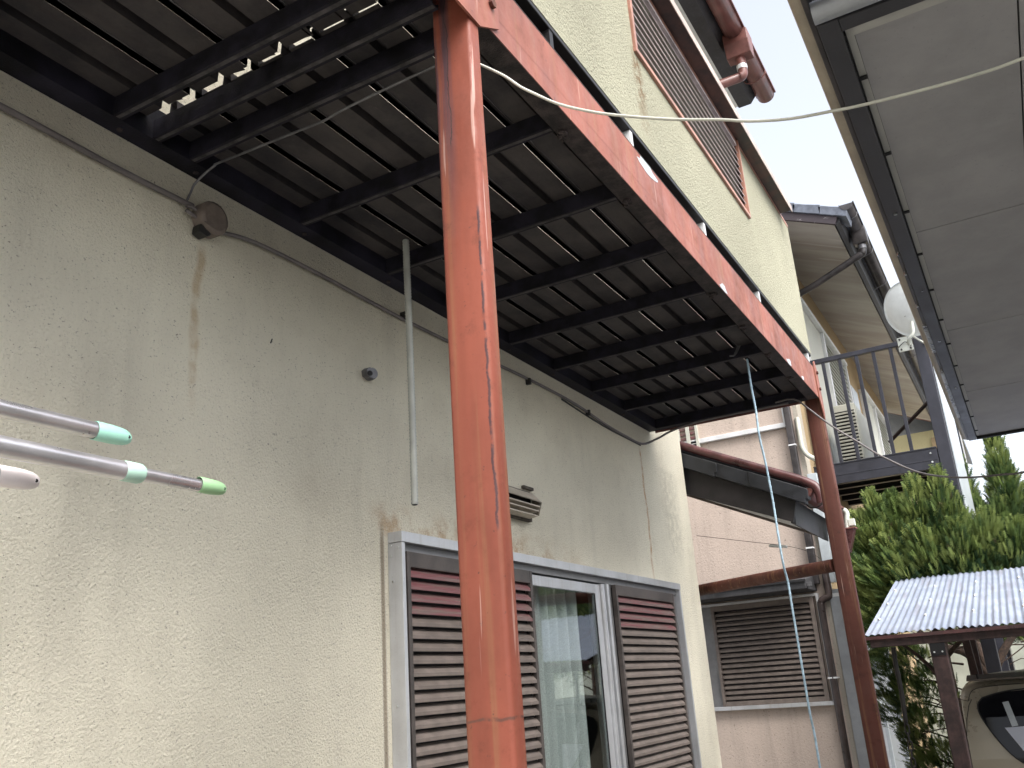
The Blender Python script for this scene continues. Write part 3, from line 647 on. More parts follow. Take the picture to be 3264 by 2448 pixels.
def pole(segs, y, z, cap, label, collars=()):
    t_ = thing('laundry_pole', (segs[0][0], y, z), label, 'laundry pole', 'stainless laundry poles on the left')
    for x0, x1, r in segs: MB().tube([(x0, y, z), (x1-.004, y, z), (x1, y, z)], [r, r, r*.97], 28).build('tube', 'steel_tube', t_)
    for x0, x1, r, m_ in collars: MB().tube([(x0, y, z), (x0+.003, y, z), (x1-.006, y, z), (x1, y, z)], [r*.98, r*1.04, r*1.04, r*.9], 24).build('collar', m_, t_, label='mint green joint collar')
    cap_mesh(*cap, t_)
    return t_
pole([(-2.2, 1.02, .0152)], 1.40, .4935, (1.008, .080, .0158, 1.40, .4935, 'cap_mint'), 'upper steel laundry pole with a bright mint-green end cap')
pole([(-2.2, .945, .0156), (.93, 1.102, .0112)], 1.22, .3755, (1.090, .064, .0124, 1.22, .3775, 'cap_green'), 'middle telescopic steel laundry pole with grass-green end cap and pale collar', [(.935, .972, .0160, 'cap_pale')])
pole([(-2.2, .775, .0128)], 1.27, .3475, (.760, .070, .0142, 1.27, .3475, 'cap_white'), 'lowest steel laundry pole with a white end cap')
# wall brackets that carry them, out of the frame
for x_ in (-1.9, -.6):
    br = thing('pole_bracket', (x_, YW, .35), 'grey wall arm carrying the laundry poles, '+('farthest left' if x_ < -1 else 'nearer the picture'), 'bracket', 'arms carrying the laundry poles')
    MB().box((x_-.015, x_+.015), (1.18, YW), (.300, .330)).build('arm', 'galvanised_dull', br, bevel=.003)
    MB().box((x_-.015, x_+.015), (1.385, 1.415), (.3305, .4775)).build('riser', 'galvanised_dull', br, bevel=.003)
    MB().box((x_-.015, x_+.015), (1.205, 1.235), (.3305, .3585)).build('riser', 'galvanised_dull', br, bevel=.003)

# ================================================================== sagging cables
CABLE1 = [(1.52, .880, 1.40), (1.534, .849, 1.378), (1.539, .818, 1.351), (1.543, .790, 1.324), (1.549, .759, 1.288), (1.553, .732, 1.263), (1.562, .678, 1.217), (1.573, .615, 1.179), (1.584, .549, 1.147), (1.602, .439, 1.103), (1.618, .344, 1.073), (1.627, .293, 1.054), (1.639, .217, 1.036), (1.651, .146, 1.030), (1.662, .079, 1.026), (1.681, -.030, 1.027), (1.694, -.112, 1.030), (1.708, -.196, 1.040), (1.73, -.45, 1.075), (1.74, -.62, 1.13)]
tube('white_cable', smooth_path(CABLE1, 3), .0032, 'cable_white', None, 9, label='thick off-white cable sagging from the near red post across to the grey soffit', cat='cable')
CABLE2 = [(5.17, 1.06, 1.484), (5.15, .952, 1.478), (5.13, .878, 1.401), (5.11, .813, 1.322), (5.09, .733, 1.234), (5.07, .647, 1.151), (5.05, .565, 1.068), (5.03, .484, 1.000), (5.01, .403, .939), (4.99, .322, .897), (4.97, .212, .862), (4.95, .104, .843), (4.93, -.003, .834), (4.91, -.086, .827), (4.9, -.4, .86), (4.88, -.9, 1.02)]
tube('thin_cable', smooth_path(CABLE2, 3), .0050, 'cable_grey', None, 8, label='thinner grey cable sagging from the far red post over the conifers to the right', cat='cable')

# ================================================================== dark framed flat roof overhead at right
ov = thing('overhead_roof', (3.3, -.9, 1.1), 'dark-framed flat roof with grey soffit boards, hanging into the picture at upper right', 'canopy')
Z0 = 1.11
xs = [1.563, 2.545, 3.462, 4.375, 5.345]
for i in range(4):
    g_ = .0028
    for (ya, yb2) in ((-.205, .0665), (-1.12, -.2085), (-1.90, -1.1235)):
        box('soffit_board', (xs[i]+g_, xs[i+1]-g_), (ya, yb2), (Z0+.018, Z0+.026), 'soffit_board', ov)
    for k in range(3):
        xx = xs[i]+(.16+.34*k)*(xs[i+1]-xs[i])
        box('board_clip', (xx, xx+.012), (.0672, .0825), (Z0+.0145, Z0+.0175), 'joint_black', ov)
box('backing', (1.5, 5.35), (-1.95, .10), (Z0+.030, Z0+.036), 'joint_black', ov)
box('soffit_lip', (1.556, 5.342), (.0672, .0805), (Z0+.018, Z0+.022), 'soffit_lip', ov)
MB().box((1.535, 1.5625), (-1.9, .0665), (Z0+.004, Z0+.03)).build('soffit_lip', 'soffit_lip', ov)
box('shadow_gap', (1.565, 5.345), (.0808, .0840), (Z0+.012, Z0+.028), 'joint_black', ov)
box('side_frame', (1.495, 5.352), (.0842, .1225), (Z0, Z0+.10), 'frame_black', ov, bevel=.002)
box('side_frame', (1.2, 5.356), (.1228, .1330), (Z0+.006, Z0+.10), 'gutter_dark', ov, bevel=.002)
box('front_frame', (1.497, 1.5345), (-1.95, .0838), (Z0-.0005, Z0+.10), 'frame_black', ov, bevel=.002)
MB().tube([(1.470, .1225, Z0+.012), (1.470, -1.9, Z0+.012)], .021, 16).build('front_tube', 'panel_grey', ov)
box('front_board', (1.22, 1.447), (-1.9, .1226), (Z0+.03, Z0+.05), 'gutter_dark', ov)
# weathered outer lip of the gutter, curving out of the frame
m_ = MB(); n = 8; pr = []
for i in range(n+1):
    a = math.pi*(.5*i/n); pr.append((.1335+.022*math.sin(a), Z0+.012+.020*(1-math.cos(a))))
pr += [(.1565, Z0+.09), (.1535, Z0+.09)] + [(y_-.0022*(k/n), z_+.0025) for k, (y_, z_) in enumerate(pr)][::-1]
m_.prism(pr, 'x', 1.0, 5.365); m_.build('gutter_lip', 'gutter_tan', ov)
for i, x_ in enumerate([2.35, 2.62, 2.78, 2.95, 3.08, 3.36, 3.5, 3.9, 4.05, 4.2, 4.52, 4.6]):
    y_ = .128 if i % 3 else .10
    MB().tube([(x_, y_, Z0+.006), (x_, y_, Z0-.004)], .0035 if i % 2 else .0045, 8).build('screw', 'screw_steel', ov)
m_ = MB()
for a, b in ((3.30, 3.62), (3.95, 4.75)):
    x_ = a
    while x_ < b:
        m_.box((x_, x_+.007), (.1232, .136), (Z0-.002, Z0+.006)); x_ += .021
m_.build('perforated_strip', 'screw_steel', ov)
end = box('end_frame', (5.346, 5.370), (-1.95, .0838), (Z0+.004, Z0+.09), 'joint_black', ov)
box('roof_sheet', (1.0, 5.40), (-2.05, .10), (Z0+.105, Z0+.115), 'gutter_dark', ov)
box('unseen_blocker_wall', (-3.0, 5.2), (-2.2, -2.06), (G, 1.2), 'panel_grey', ov)  # unseen wall added to cut low-angle light, kept low to leave sky open
for x_ in (1.55, 5.28): box('post', (x_, x_+.06), (-1.9, -1.84), (G, Z0), 'frame_black', ov, bevel=.003)

# ================================================================== corrugated-roof shelter
sh = thing('shelter', (7.0, 0, G), 'lean-to shelter with white corrugated sheet roof on dark wooden posts, over a tan car', 'shelter')
SX0, SX1, SY0, SY1 = 6.0, 8.05, -2.6, .936
def rz(x): return .1785 + (x-6.0)*.227
per = .0395; m_ = MB(); n = int((SY1-SY0)/per*6)
ys_ = [SY1-(SY1-SY0)*i/n for i in range(n+1)]; hh = [.0055*math.cos(2*math.pi*(SY1-y)/per) for y in ys_]
for zo, rv in ((0.0, False), (-.0012, True)):
    vs = []
    for xx in [SX0+(SX1-SX0)*q/8 for q in range(9)]:
        vs += [(xx, y, rz(xx)+h*(1+.25*math.sin(y*7+xx*5))+zo+.0025*math.sin(y*4.3+xx*3)+(.0022 if (y*1.37) % 1 > .5 else 0)) for y, h in zip(ys_, hh)]
    fs = [(q*(n+1)+i, q*(n+1)+i+1, (q+1)*(n+1)+1+i, (q+1)*(n+1)+i) for q in range(8) for i in range(n)]
    m_.poly(vs, [f_[::-1] for f_ in fs] if rv else fs, True)
m_.build('roof_sheet', 'corrugated_sheet', sh)
sc0 = None
for xx in (6.42, 6.95, 7.50):
    for k in range(13):
        y_ = SY1-.040-.2765*k
        if sc0 is None:
            sc0 = MB().tube([(xx, y_, rz(xx)+.004), (xx, y_, rz(xx)+.012), (xx, y_, rz(xx)+.017)], [.009, .009, .005], 8).build('roof_screw', 'screw_steel', sh)
        else: share(sc0, sh, (xx, y_, rz(xx)+.0115))
MB().prism([(SX0+.012, .105), (SX0+.05, .105), (SX0+.05, .166), (SX0+.012, .160)], 'y', SY0+.02, SY1-.02).build('front_beam', 'wood_brown', sh, bevel=.003)
box('edge_trim', (SX0-.004, SX0+.011), (SY0, SY1), (.150, .170), 'pipe_brown', sh)
for xx in (6.78, 7.28): box('purlin', (xx-.02, xx+.02), (SY0+.02, SY1-.04), (rz(xx)-.055, rz(xx)-.012), 'wood_brown', sh)
box('back_beam', (7.85, 7.90), (SY0+.02, SY1-.06), (.50, .58), 'wood_brown', sh)
for yy in (.86, .35, -.5, -1.4, -2.3):
    MB().prism([(6.06, .125), (7.84, .52), (7.84, .56), (6.06, .163)], 'y', yy-.02, yy+.02).build('rafter', 'wood_brown', sh, bevel=.002)
for (x_, y_, w_) in ((6.012, .505, .088), (7.86, .45, .085), (6.012, -2.3, .088), (7.86, -2.3, .085)):
    p_ = box('post', (x_, x_+w_), (y_, y_+w_), (G, .1045 if x_ < 7 else .4995), 'wood_brown', sh, bevel=.006)
    if x_ < 7:
        box('post_bracket', (x_-.003, x_-.0003), (y_+.004, y_+w_-.004), (.035, .104), 'joint_black', p_)
        for dy in (.022, .066): MB().tube([(x_-.003, y_+dy, .055), (x_-.010, y_+dy, .055)], .005, 8).build('bolt', 'screw_steel', p_)
MB().prism([(7.90, -.32), (7.90, -.24), (7.38, .42), (7.34, .36)], 'y', .47, .52).build('knee_brace', 'wood_brown', sh, bevel=.004)

# rain chain
ch = thing('hanging_chain', (6.06, .80, G), 'dark chain hanging from the left end of the shelter beam', 'chain')
m_ = MB().tube(smooth_path([(6.05, .795, .10), (6.055, .800, .0), (6.052, .797, -.12), (6.057, .803, -.25), (6.055, .806, -.335)], 4), [.016, .013, .015, .012, .014, .013, .015, .012, .014, .013, .015, .013, .014, .012, .013, .012, .008], 8)
m_.build('cover_tube', 'chain_dark', ch)
lk = None; i = 0; z = -.36
while z > G+.02:
    if lk is None:
        pts = [(6.055+0, .806+.0115*math.cos(a/16*6.283), z+(.0115*math.sin(a/16*6.283)+(.016 if math.sin(a/16*6.283) > 0 else -.016))) for a in range(17)]
        lk = tube('link', pts, .0042, 'chain_dark', ch, 6)
        l0 = WL[lk.name].copy()
    else:
        share(lk, ch, (6.055+.001*math.sin(i), .806+.014*(i/28), z), (0, 0, R(88) if i % 2 else R(random.uniform(-10, 10))))
    z -= .0455; i += 1

# ================================================================== parked car seen from behind
car = thing('parked_car', (8.6, -.14, G), 'tan hatchback parked tail-first under the corrugated shelter, black rear glass', 'car')
CY = -.145
def ring(x, w, zb, zt, tumble, crown, n=8):
    """one cross-section, left to right over the roof"""
    pts = []
    hw = w/2
    prof = [(1.0, zb), (1.02, zb+.12), (1.03, zb+.34), (1.0, zb+.55), (.985, zb+.66)]
    pts = [(hw*a, z) for a, z in prof]
    zt_ = zt; zsh = zb+.66
    for k in range(1, n+1):
        t_ = k/n; pts.append((hw*(.985-(.985-tumble)*t_**1.25), zsh+(zt_-.075-zsh)*t_))
    top = pts[-1]
    for k in range(1, 7):
        a = math.pi/2*k/6; pts.append((top[0]*(1-.42*(1-math.cos(a))), top[1]+.060*math.sin(a)))
    pts.append((top[0]*.3, zt_-.005)); pts.append((0, zt_+crown))
    full = [(CY+y, z) for y, z in pts] + [(CY-y, z) for y, z in pts[:-1]][::-1]
    return [(x, y, z) for y, z in full]
zb = G+.22
secs = [(7.20, 1.44, zb, -.16, .80, .008), (7.06, 1.46, zb, -.175, .81, .0), (7.0, 1.44, zb, -.60, .90, .0)]
prof = [(7.00, 1.44, -.62, .985), (7.02, 1.47, -.50, .98), (7.05, 1.48, -.36, .975), (7.085, 1.485, -.24, .97), (7.12, 1.49, -.165, .965), (7.20, 1.49, -.125, .955), (7.5, 1.49, -.098, .945), (8.2, 1.49, -.085, .93), (8.9, 1.48, -.12, .90), (9.2, 1.48, -.22, .82), (9.55, 1.47, -.50, .90), (9.7, 1.47, -.66, .95), (10.1, 1.44, -.74, .95), (10.35, 1.36, -.86, .95)]
vs = []; rings = [ring(x, wd, zb, zt, tm, .006) for x, wd, zt, tm in prof]; nn = len(rings[0])
for r_ in rings: vs += r_
fs = [(i*nn+j, i*nn+j+1, (i+1)*nn+j+1, (i+1)*nn+j) for i in range(len(rings)-1) for j in range(nn-1)]
fs += [tuple(range(nn))[::-1], tuple(range((len(rings)-1)*nn, len(rings)*nn))]
fs += [((i+1)*nn, (i+1)*nn+nn-1, i*nn+nn-1, i*nn) for i in range(len(rings)-1)]
body = MB().poly(vs, fs, True).build('body', 'car_tan', car)
def rearx(z):                                   # the tail's lean
    P = [(7.0, -1.5), (7.0, -.62), (7.02, -.50), (7.05, -.36), (7.085, -.24), (7.12, -.165), (7.2, -.125)]
    for (xa, za), (xb, zb_) in zip(P, P[1:]):
        if z <= zb_: return xa+(xb-xa)*(z-za)/(zb_-za)
    return 7.2
# upright tail panel that carries the glass: follows the lean, so glass and seams sit a few mm proud of it
def patch(outline, off, mat, name, parent, seg=3):
    """outline in (y,z), laid on the leaning tail"""
    zs_ = sorted(set([p[1] for p in outline])); z0, z1 = zs_[0], zs_[-1]
    rows = [z0+(z1-z0)*i/28 for i in range(29)]; L = []; n = len(outline)
    for z in rows:
        z = min(max(z, z0+1e-5), z1-1e-5); hit = []
        for i in range(n):
            (ya, za), (yb, zb_) = outline[i], outline[(i+1) % n]
            if (za-z)*(zb_-z) <= 0 and abs(za-zb_) > 1e-9: hit.append(ya+(yb-ya)*(z-za)/(zb_-za))
        L.append((min(hit), max(hit), z))
    vs = []
    for lo, hi, z in L: vs += [(rearx(z)-off, lo, z), (rearx(z)-off, hi, z)]
    k = len(vs); fs = [(2*i, 2*i+1, 2*i+3, 2*i+2) for i in range(len(L)-1)]
    m_ = MB().poly(vs+[(x+.0015, y, z) for x, y, z in vs], fs+[tuple(k+j for j in f_[::-1]) for f_ in fs])
    return m_.build(name, mat, parent)
def sym(pts): return pts + [(2*CY-y, z) for y, z in pts[::-1]]
tail = sym([(.575, -.92), (.578, -.70), (.575, -.55), (.570, -.42), (.560, -.30), (.535, -.222), (.470, -.180), (.25, -.160), (.0, -.150)])
patch(tail, .004, 'car_tan', 'hatch', car)
gl = smooth_path([(.44, -.245, 0), (.475, -.285, 0), (.473, -.345, 0), (.438, -.430, 0), (.375, -.54, 0), (.29, -.635, 0), (.15, -.70, 0), (0, -.72, 0), (CY, -.725, 0)], 4)
gu = smooth_path([(CY, -.197, 0), (.1, -.200, 0), (.30, -.213, 0), (.44, -.245, 0)], 4)
gpts = [(p.x, p.y) for p in gu[:-1]] + [(p.x, p.y) for p in gl]
gpts = gpts + [(2*CY-y, z) for y, z in gpts[1:-1][::-1]]
gls = patch(gpts, .0125, 'car_black', 'rear_glass', car)
gls.data.materials[0] = M['car_glass_dark']
tube('glass_seal', [(rearx(min(max(z, -.72), -.20))-.013, y, z) for y, z in gpts+[gpts[0]]], .0045, 'joint_black', gls, 6)
patch([(.345, -.43), (.165, -.425), (.175, -.60), (.245, -.605)], .0150, 'paper', 'paper_sheet', gls)
patch([(.327, -.275), (.290, -.273), (.262, -.425), (.300, -.427)], .0155, 'panel_pale', 'sticker', gls)
tube('seam', [(rearx(z)-.005, y, z) for y, z in [(.600, -.70), (.585, -.52), (.560, -.38), (.528, -.285), (.505, -.252)]], .0022, 'joint_black', body, 5)
tube('seam', [(rearx(z)-.005, y, z) for y, z in [(.640, -.228), (.575, -.247), (.528, -.262)]], .002, 'joint_black', body, 5)
tube('seam', smooth_path([(rearx(z)-.006, y, z) for y, z in [(.528, -.262), (.500, -.205), (.44, -.182), (.28, -.172), (.0, -.165), (-.3, -.165)]], 3), .0022, 'joint_black', body, 5)
MB().prism([(7.10, -.140), (7.22, -.108), (7.22, -.100), (7.088, -.128)], 'y', CY-.66, CY+.66).build('roof_lip', 'car_roof', car, bevel=.003)
tube('antenna_base', [(7.06, .44, -.125), (7.05, .44, -.095)], .006, 'joint_black', car, 6)
for sgn in (1, -1):
    patch([(CY+sgn*.70, -.80), (CY+sgn*.60, -.80), (CY+sgn*.62, -.98), (CY+sgn*.70, -.99)][::sgn], .012, 'tail_red', 'tail_light', car)
    for x_ in (7.55, 9.75):
        tb = tube('wheel', [(x_, CY+sgn*.58, G+.28), (x_, CY+sgn*.745, G+.28)], .28, 'car_black', car, 24)
        tube('rim', [(x_, CY+sgn*.746, G+.28), (x_, CY+sgn*.752, G+.28)], .18, 'screw_steel', tb, 20)
    MB().poly([(7.55, CY+sgn*.717, -.62), (8.9, CY+sgn*.717, -.62), (8.75, CY+sgn*.62, -.20), (7.6, CY+sgn*.61, -.20)], [(0, 1, 2, 3)]).build('side_glass', 'car_black', car)
box('bumper', (6.93, 7.06), (CY-.70, CY+.70), (G+.22, G+.50), 'car_tan', car, bevel=.03)
box('number_plate', (6.990, 6.994), (CY-.165, CY+.165), (-.985, -.82), 'number_white', car)
# ================================================================== pink neighbour house
hb = thing('pink_house', (12, 4, G), 'pink-beige two-storey neighbour house beyond the balcony with dark eaves and louvred shutters', 'house')
XB, YS = 8.5, 1.56
MB().box((XB, XB+.2), (1.60, 8.0), (G, 4.7)).build('wall', 'pink_stucco', hb)
box('wall', (XB+.001, XB+.2), (YS, 1.5995), (G, 4.32), 'corner_stucco', hb)
box('wall', (XB+.2, 16.5), (YS, YS+.2), (G, 4.34), 'ochre_stucco', hb, label='ochre-beige side wall')
box('corner_panel', (XB-.015, XB+.10), (1.463, 1.5595), (G, .665), 'panel_grey', hb, bevel=.004)
box('corner_cap', (XB-.017, XB-.0153), (1.470, 1.552), (.60, .63), 'trim_white', hb)
# gable: sloping soffit, barge board, verge tiles
XV = 8.25
def fz(y): return 3.955+(y-.87)*.44                # underside of the eave
MB().prism([(.885, fz(.885)), (3.4, fz(3.4)), (3.4, fz(3.4)+.02), (.885, fz(.885)+.02)], 'x', XV+.025, 16.9).build('soffit', 'stained_soffit', hb)
MB().prism([(.825, 4.075), (.872, 3.955), (3.4, fz(3.4)-.01), (3.4, fz(3.4)+.15)], 'x', XV-.012, XV+.02).build('barge_board', 'peeling_fascia', hb)
MB().prism([(.872, 3.953), (.835, 3.975), (.815, 4.085), (.86, 4.10), (.884, 4.0)], 'x', XV+.021, 16.9).build('fascia', 'fascia_dark', hb)
rf = MB().prism([(.80, fz(.80)+.16), (3.6, fz(3.6)+.16), (3.6, fz(3.6)+.20), (.80, fz(.80)+.20)], 'x', XV+.02, 17.0).build('roof', 'roof_tile_blue', hb)
for i in range(9):
    y1_ = .745+.225*i; y0_ = y1_+.25
    b = fz(y1_)+.105; s_ = .40
    MB().prism([(y1_, b+.045), (y1_+.015, b-.012), (y0_, b-.012+(y0_-y1_)*s_), (y0_, b+.075+(y0_-y1_)*s_), (y1_, b+.085)], 'x', XV-.03, XV+.24).build('tile', 'roof_tile_blue', rf, bevel=.005)
    if i < 4:
        pass
for k in range(1, 26):
    MB().prism([(.75, fz(.75)+.162), (1.3, fz(1.3)+.162), (1.3, fz(1.3)+.20), (.75, fz(.75)+.215)], 'x', XV+.24+.285*(k-1)+.006, XV+.24+.285*k).build('tile', 'roof_tile_blue', rf, bevel=.005)
gg = half_gutter('gutter', .745, 4.115, .060, XV-.03, 16.9, 'gutter_dark', hb)
for xx in (8.42, 9.35, 10.3, 11.25, 12.2, 13.2):
    tube('bracket', smooth_path([(xx, .86, 4.01), (xx, .84, 3.995), (xx, .80, 4.03), (xx, .745, 4.046), (xx, .69, 4.07), (xx, .678, 4.13)], 4), .005, 'galvanised_dull', gg, 5)
MB().prism([(8.73, 4.10), (8.89, 4.10), (8.89, 4.02), (8.86, 3.935), (8.76, 3.935), (8.73, 4.02)], 'y', .665, .80).build('funnel', 'gutter_dark', hb, bevel=.008)
d2 = tube('downpipe', smooth_path([(8.81, .73, 3.95), (8.81, .73, 3.875), (8.81, .745, 3.84), (8.82, .80, 3.82), (8.95, 1.25, 3.70), (8.98, 1.42, 3.66), (8.99, 1.52, 3.60), (8.99, 1.525, 3.4), (8.99, 1.525, 2.9)], 5), .035, 'gutter_dark', hb, 10)
tube('collar', [(8.81, .73, 3.925), (8.81, .73, 3.885)], .040, 'galvanised_dull', d2, 10)
# pink front: window box with white trim, lattice, downpipes
box('wall_band', (XB-.045, XB-.0005), (1.662, 2.86), (2.178, 2.222), 'trim_white', hb, bevel=.003)
box('wall_band', (XB-.045, XB-.0005), (1.655, 1.692), (2.2225, 3.2), 'trim_white', hb, bevel=.003)
box('bay_front', (XB-.030, XB-.0005), (1.693, 2.86), (2.2225, 3.2), 'pink_stucco', hb)
wn = MB().box((XB-.06, XB-.001), (2.52, 2.545), (2.05, 3.3)).box((XB-.06, XB-.001), (3.30, 3.325), (2.05, 3.3)).box((XB-.06, XB-.001), (2.545, 3.30), (2.05, 2.08)).build('window', 'unit_cream', hb)
for y_ in (2.60, 2.70, 2.86, 3.02): box('mullion', (XB-.075, XB-.0605), (y_, y_+.035), (2.05, 3.3), 'unit_cream', wn)
for k in range(24): box('slat', (XB-.045, XB-.030), (2.546, 3.299), (2.09+.048*k, 2.112+.048*k), 'slat_red', wn)
box('backing', (XB-.020, XB-.016), (2.546, 3.299), (2.081, 3.29), 'vent_dark', wn)
dpp = MB().box((XB-.085, XB-.012), (1.612, 1.672), (.72, 3.9)).build('downpipe', 'gutter_dark', hb, bevel=.008)
for z_ in (1.98, 1.03): box('pipe_clip', (XB-.089, XB-.008), (1.608, 1.676), (z_, z_+.014), 'trim_white', dpp, bevel=.002)
box('pale_cover', (XB-.06, XB-.0005), (1.475, 1.5595), (.72, 1.70), 'panel_pale', hb, bevel=.004)
tube('pipe', smooth_path([(8.50, 1.57, 2.25), (8.47, 1.565, 2.1), (8.46, 1.56, 1.95), (8.46, 1.51, 1.86), (8.46, 1.40, 1.80)], 5), .022, 'unit_cream', hb, 10)
pl = tube('pipe', smooth_path([(8.43, 1.548, .80), (8.43, 1.548, .63), (8.43, 1.560, .60), (8.43, 1.600, .585), (8.43, 1.625, .56), (8.43, 1.63, .50), (8.43, 1.632, 0), (8.43, 1.632, G)], 4), .031, 'pipe_darkbrown', hb, 14)
tube('socket', [(8.43, 1.548, .845), (8.43, 1.548, .80)], .034, 'trim_white', pl, 12)
MB().box((8.40, 8.49), (1.590, 1.674), (-.075, -.062)).build('pipe_clip', 'trim_white', pl)
MB().prism([(8.06, .662), (8.06, .735), (8.09, .745), (8.4995, .80), (8.4995, .662)], 'y', 1.655, 3.3).build('window_hood', 'fascia_dark', hb, bevel=.004)
box('hood_edge', (8.045, 8.0595), (1.65, 3.31), (.722, .742), 'joint_black', hb)
MB().box((8.09, 8.13), (1.615, 1.654), (.680, .715)).build('hood_bracket', 'galvanised_dull', hb, bevel=.003)
wi = MB().box((8.44, 8.4995), (1.648, 1.668), (-.288, .645)).box((8.44, 8.4995), (2.74, 2.76), (-.288, .645)).box((8.4405, 8.4995), (1.6685, 2.7395), (-.288, -.255)).box((8.4405, 8.4995), (1.6685, 2.7395), (.622, .645)).build('window', 'aluminium', hb, bevel=.002)
MB().box((8.445, 8.49), (1.695, 1.732), (-.2545, .6215)).box((8.445, 8.49), (2.60, 2.628), (-.2545, .6215)).box((8.4455, 8.49), (1.7325, 2.5995), (-.2545, -.215)).box((8.4455, 8.49), (1.7325, 2.5995), (.575, .6215)).build('shutter_frame', 'slat_taupe', wi, bevel=.002)
z = -.200; sl = None
while z < .56:
    if sl is None:
        sl = MB().prism([(8.452, z), (8.452, z+.016), (8.480, z+.034), (8.480, z+.026), (8.457, z+.010), (8.457, z)], 'y', 1.733, 2.599).build('slat', 'slat_taupe', wi); sz = z
    else: share(sl, wi, WL[sl.name]+Vector((0, 0, z-sz)))
    z += .0455
box('backing', (8.488, 8.492), (1.7, 2.62), (-.22, .60), 'shutter_back', wi)
box('pane', (8.470, 8.474), (2.6285, 2.7395), (-.2545, .6215), 'aluminium_grey', wi)
# side wall openings: lower sliding door, upper shuttered windows
sd_ = MB().box((9.25, 9.30), (1.50, 1.5595), (G+.4, .30)).box((10.0, 10.04), (1.50, 1.5595), (G+.4, .30)).box((11.0, 11.05), (1.50, 1.5595), (G+.4, .30)).box((9.3005, 9.9995), (1.502, 1.5595), (.25, .30)).box((10.0405, 10.9995), (1.502, 1.5595), (.25, .30)).box((9.3005, 9.9995), (1.502, 1.5595), (-.35, -.27)).box((10.0405, 10.9995), (1.502, 1.5595), (-.35, -.27)).build('sliding_door', 'panel_pale', hb, bevel=.003)
box('pane', (9.30, 11.0), (1.535, 1.54), (G+.4, .25), 'panel_grey', sd_)
def side_window(x0, x1, z0, z1, xs_):
    f_ = MB().box((x0, x0+.03), (1.48, 1.5595), (z0, z1)).box((x1-.03, x1), (1.48, 1.5595), (z0, z1)).box((x0-.02, x1+.02), (1.47, 1.5595), (z1+.0005, z1+.045)).box((xs_-.03, xs_+.03), (1.485, 1.5595), (z0, z1)).build('window', 'trim_white', hb, bevel=.003)
    box('pane', (x0+.031, xs_-.031), (1.52, 1.525), (z0, z1), 'unit_cream', f_)
    s0_ = None; k = 0; z_ = z0+.03
    while z_ < z1-.03:
        if s0_ is None: s0_ = MB().prism([(1.500, z_), (1.500, z_+.012), (1.535, z_+.040), (1.535, z_+.028)], 'x', xs_+.031, x1-.031).build('slat', 'unit_cream', f_); zz0 = z_
        else: share(s0_, f_, WL[s0_.name]+Vector((0, 0, z_-zz0)))
        z_ += .058
    box('backing', (xs_+.031, x1-.031), (1.548, 1.552), (z0, z1), 'shutter_back', f_)
    return f_
side_window(9.3, 12.0, 2.0, 3.74, 10.55)
side_window(13.4, 15.6, 2.0, 3.74, 14.4)
box('wall_strip', (11.75, 12.4), (1.50, 1.5595), (1.9, 3.5), 'panel_pale', hb) if False else None
box('cable_cover', (12.15, 12.62), (1.49, 1.5595), (1.9, 3.52), 'panel_pale', hb, bevel=.004)

# ================================================================== black steel balcony of the neighbour
nb_ = thing('black_balcony', (9.7, 1.0, G), 'dark blue-grey steel balcony with upright bars on the neighbour house', 'balcony')
XF = 8.85; YR = .415
box('handrail', (XF, XF+.05), (YR+.06, 1.5595), (2.845, 2.890), 'rail_navy', nb_, bevel=.004)
bar = None
for k in range(7):
    y_ = 1.305+.156-.156*k - .0
    if y_ < .55: break
    if bar is None: bar = box('baluster', (XF+.008, XF+.040), (y_-.016, y_+.016), (1.835, 2.8445), 'rail_navy', nb_, bevel=.003)
    else: share(bar, nb_, (XF+.024, y_, WL[bar.name].z))
MB().box((XF-.02, XF+.05), (YR+.06, 1.5595), (1.640, 1.822)).box((XF-.026, XF+.05), (YR+.06, 1.5595), (1.8225, 1.834)).box((XF-.023, XF-.0203), (YR+.06, 1.5595), (1.715, 1.722)).build('floor_beam', 'rail_navy', nb_, bevel=.003)
for y_, z_ in ((1.46, 1.69), (1.46, 1.76), (.53, 1.70), (.53, 1.78)):
    MB().tube([(XF-.023, y_, z_), (XF-.030, y_, z_)], .009, 8).build('bolt', 'screw_steel', nb_)
box('post', (XF-.02, XF+.08), (YR-.055, YR+.055), (G, 3.95), 'rail_navy', nb_, bevel=.006)
box('post', (10.65, 10.75), (YR-.055, YR+.055), (G, 3.95), 'rail_navy', nb_, bevel=.006)
MB().box((XF+.08, 10.65), (YR-.04, YR+.03), (1.64, 1.83)).box((XF+.08, 10.65), (YR-.03, YR+.02), (2.845, 2.89)).build('side_beam', 'rail_navy', nb_, bevel=.003)
box('side_panel', (XF+.06, 11.0), (YR-.068, YR-.060), (1.2, 3.7), 'panel_pale', nb_)
for x_ in (11.1, 11.5): box('side_post', (x_, x_+.05), (YR-.08, YR-.04), (G, 2.6), 'rail_navy' if x_ < 11.3 else 'trim_white', nb_)
box('deck', (XF+.051, 10.7), (YR+.06, 1.558), (1.80, 1.83), 'balcony_black', nb_)
for k in range(5):
    x_ = XF+.22+.36*k
    box('deck_joist', (x_, x_+.05), (YR+.062, 1.556), (1.70, 1.799), 'balcony_black', nb_)
    box('joist_strip', (x_-.010, x_+.050), (YR+.062, 1.556), (1.6965, 1.6995), 'slat_taupe', nb_)
tube('diagonal_rod', [(10.6, .47, 2.76), (10.9, 1.05, 2.40)], .022, 'lattice_brown', nb_, 8)
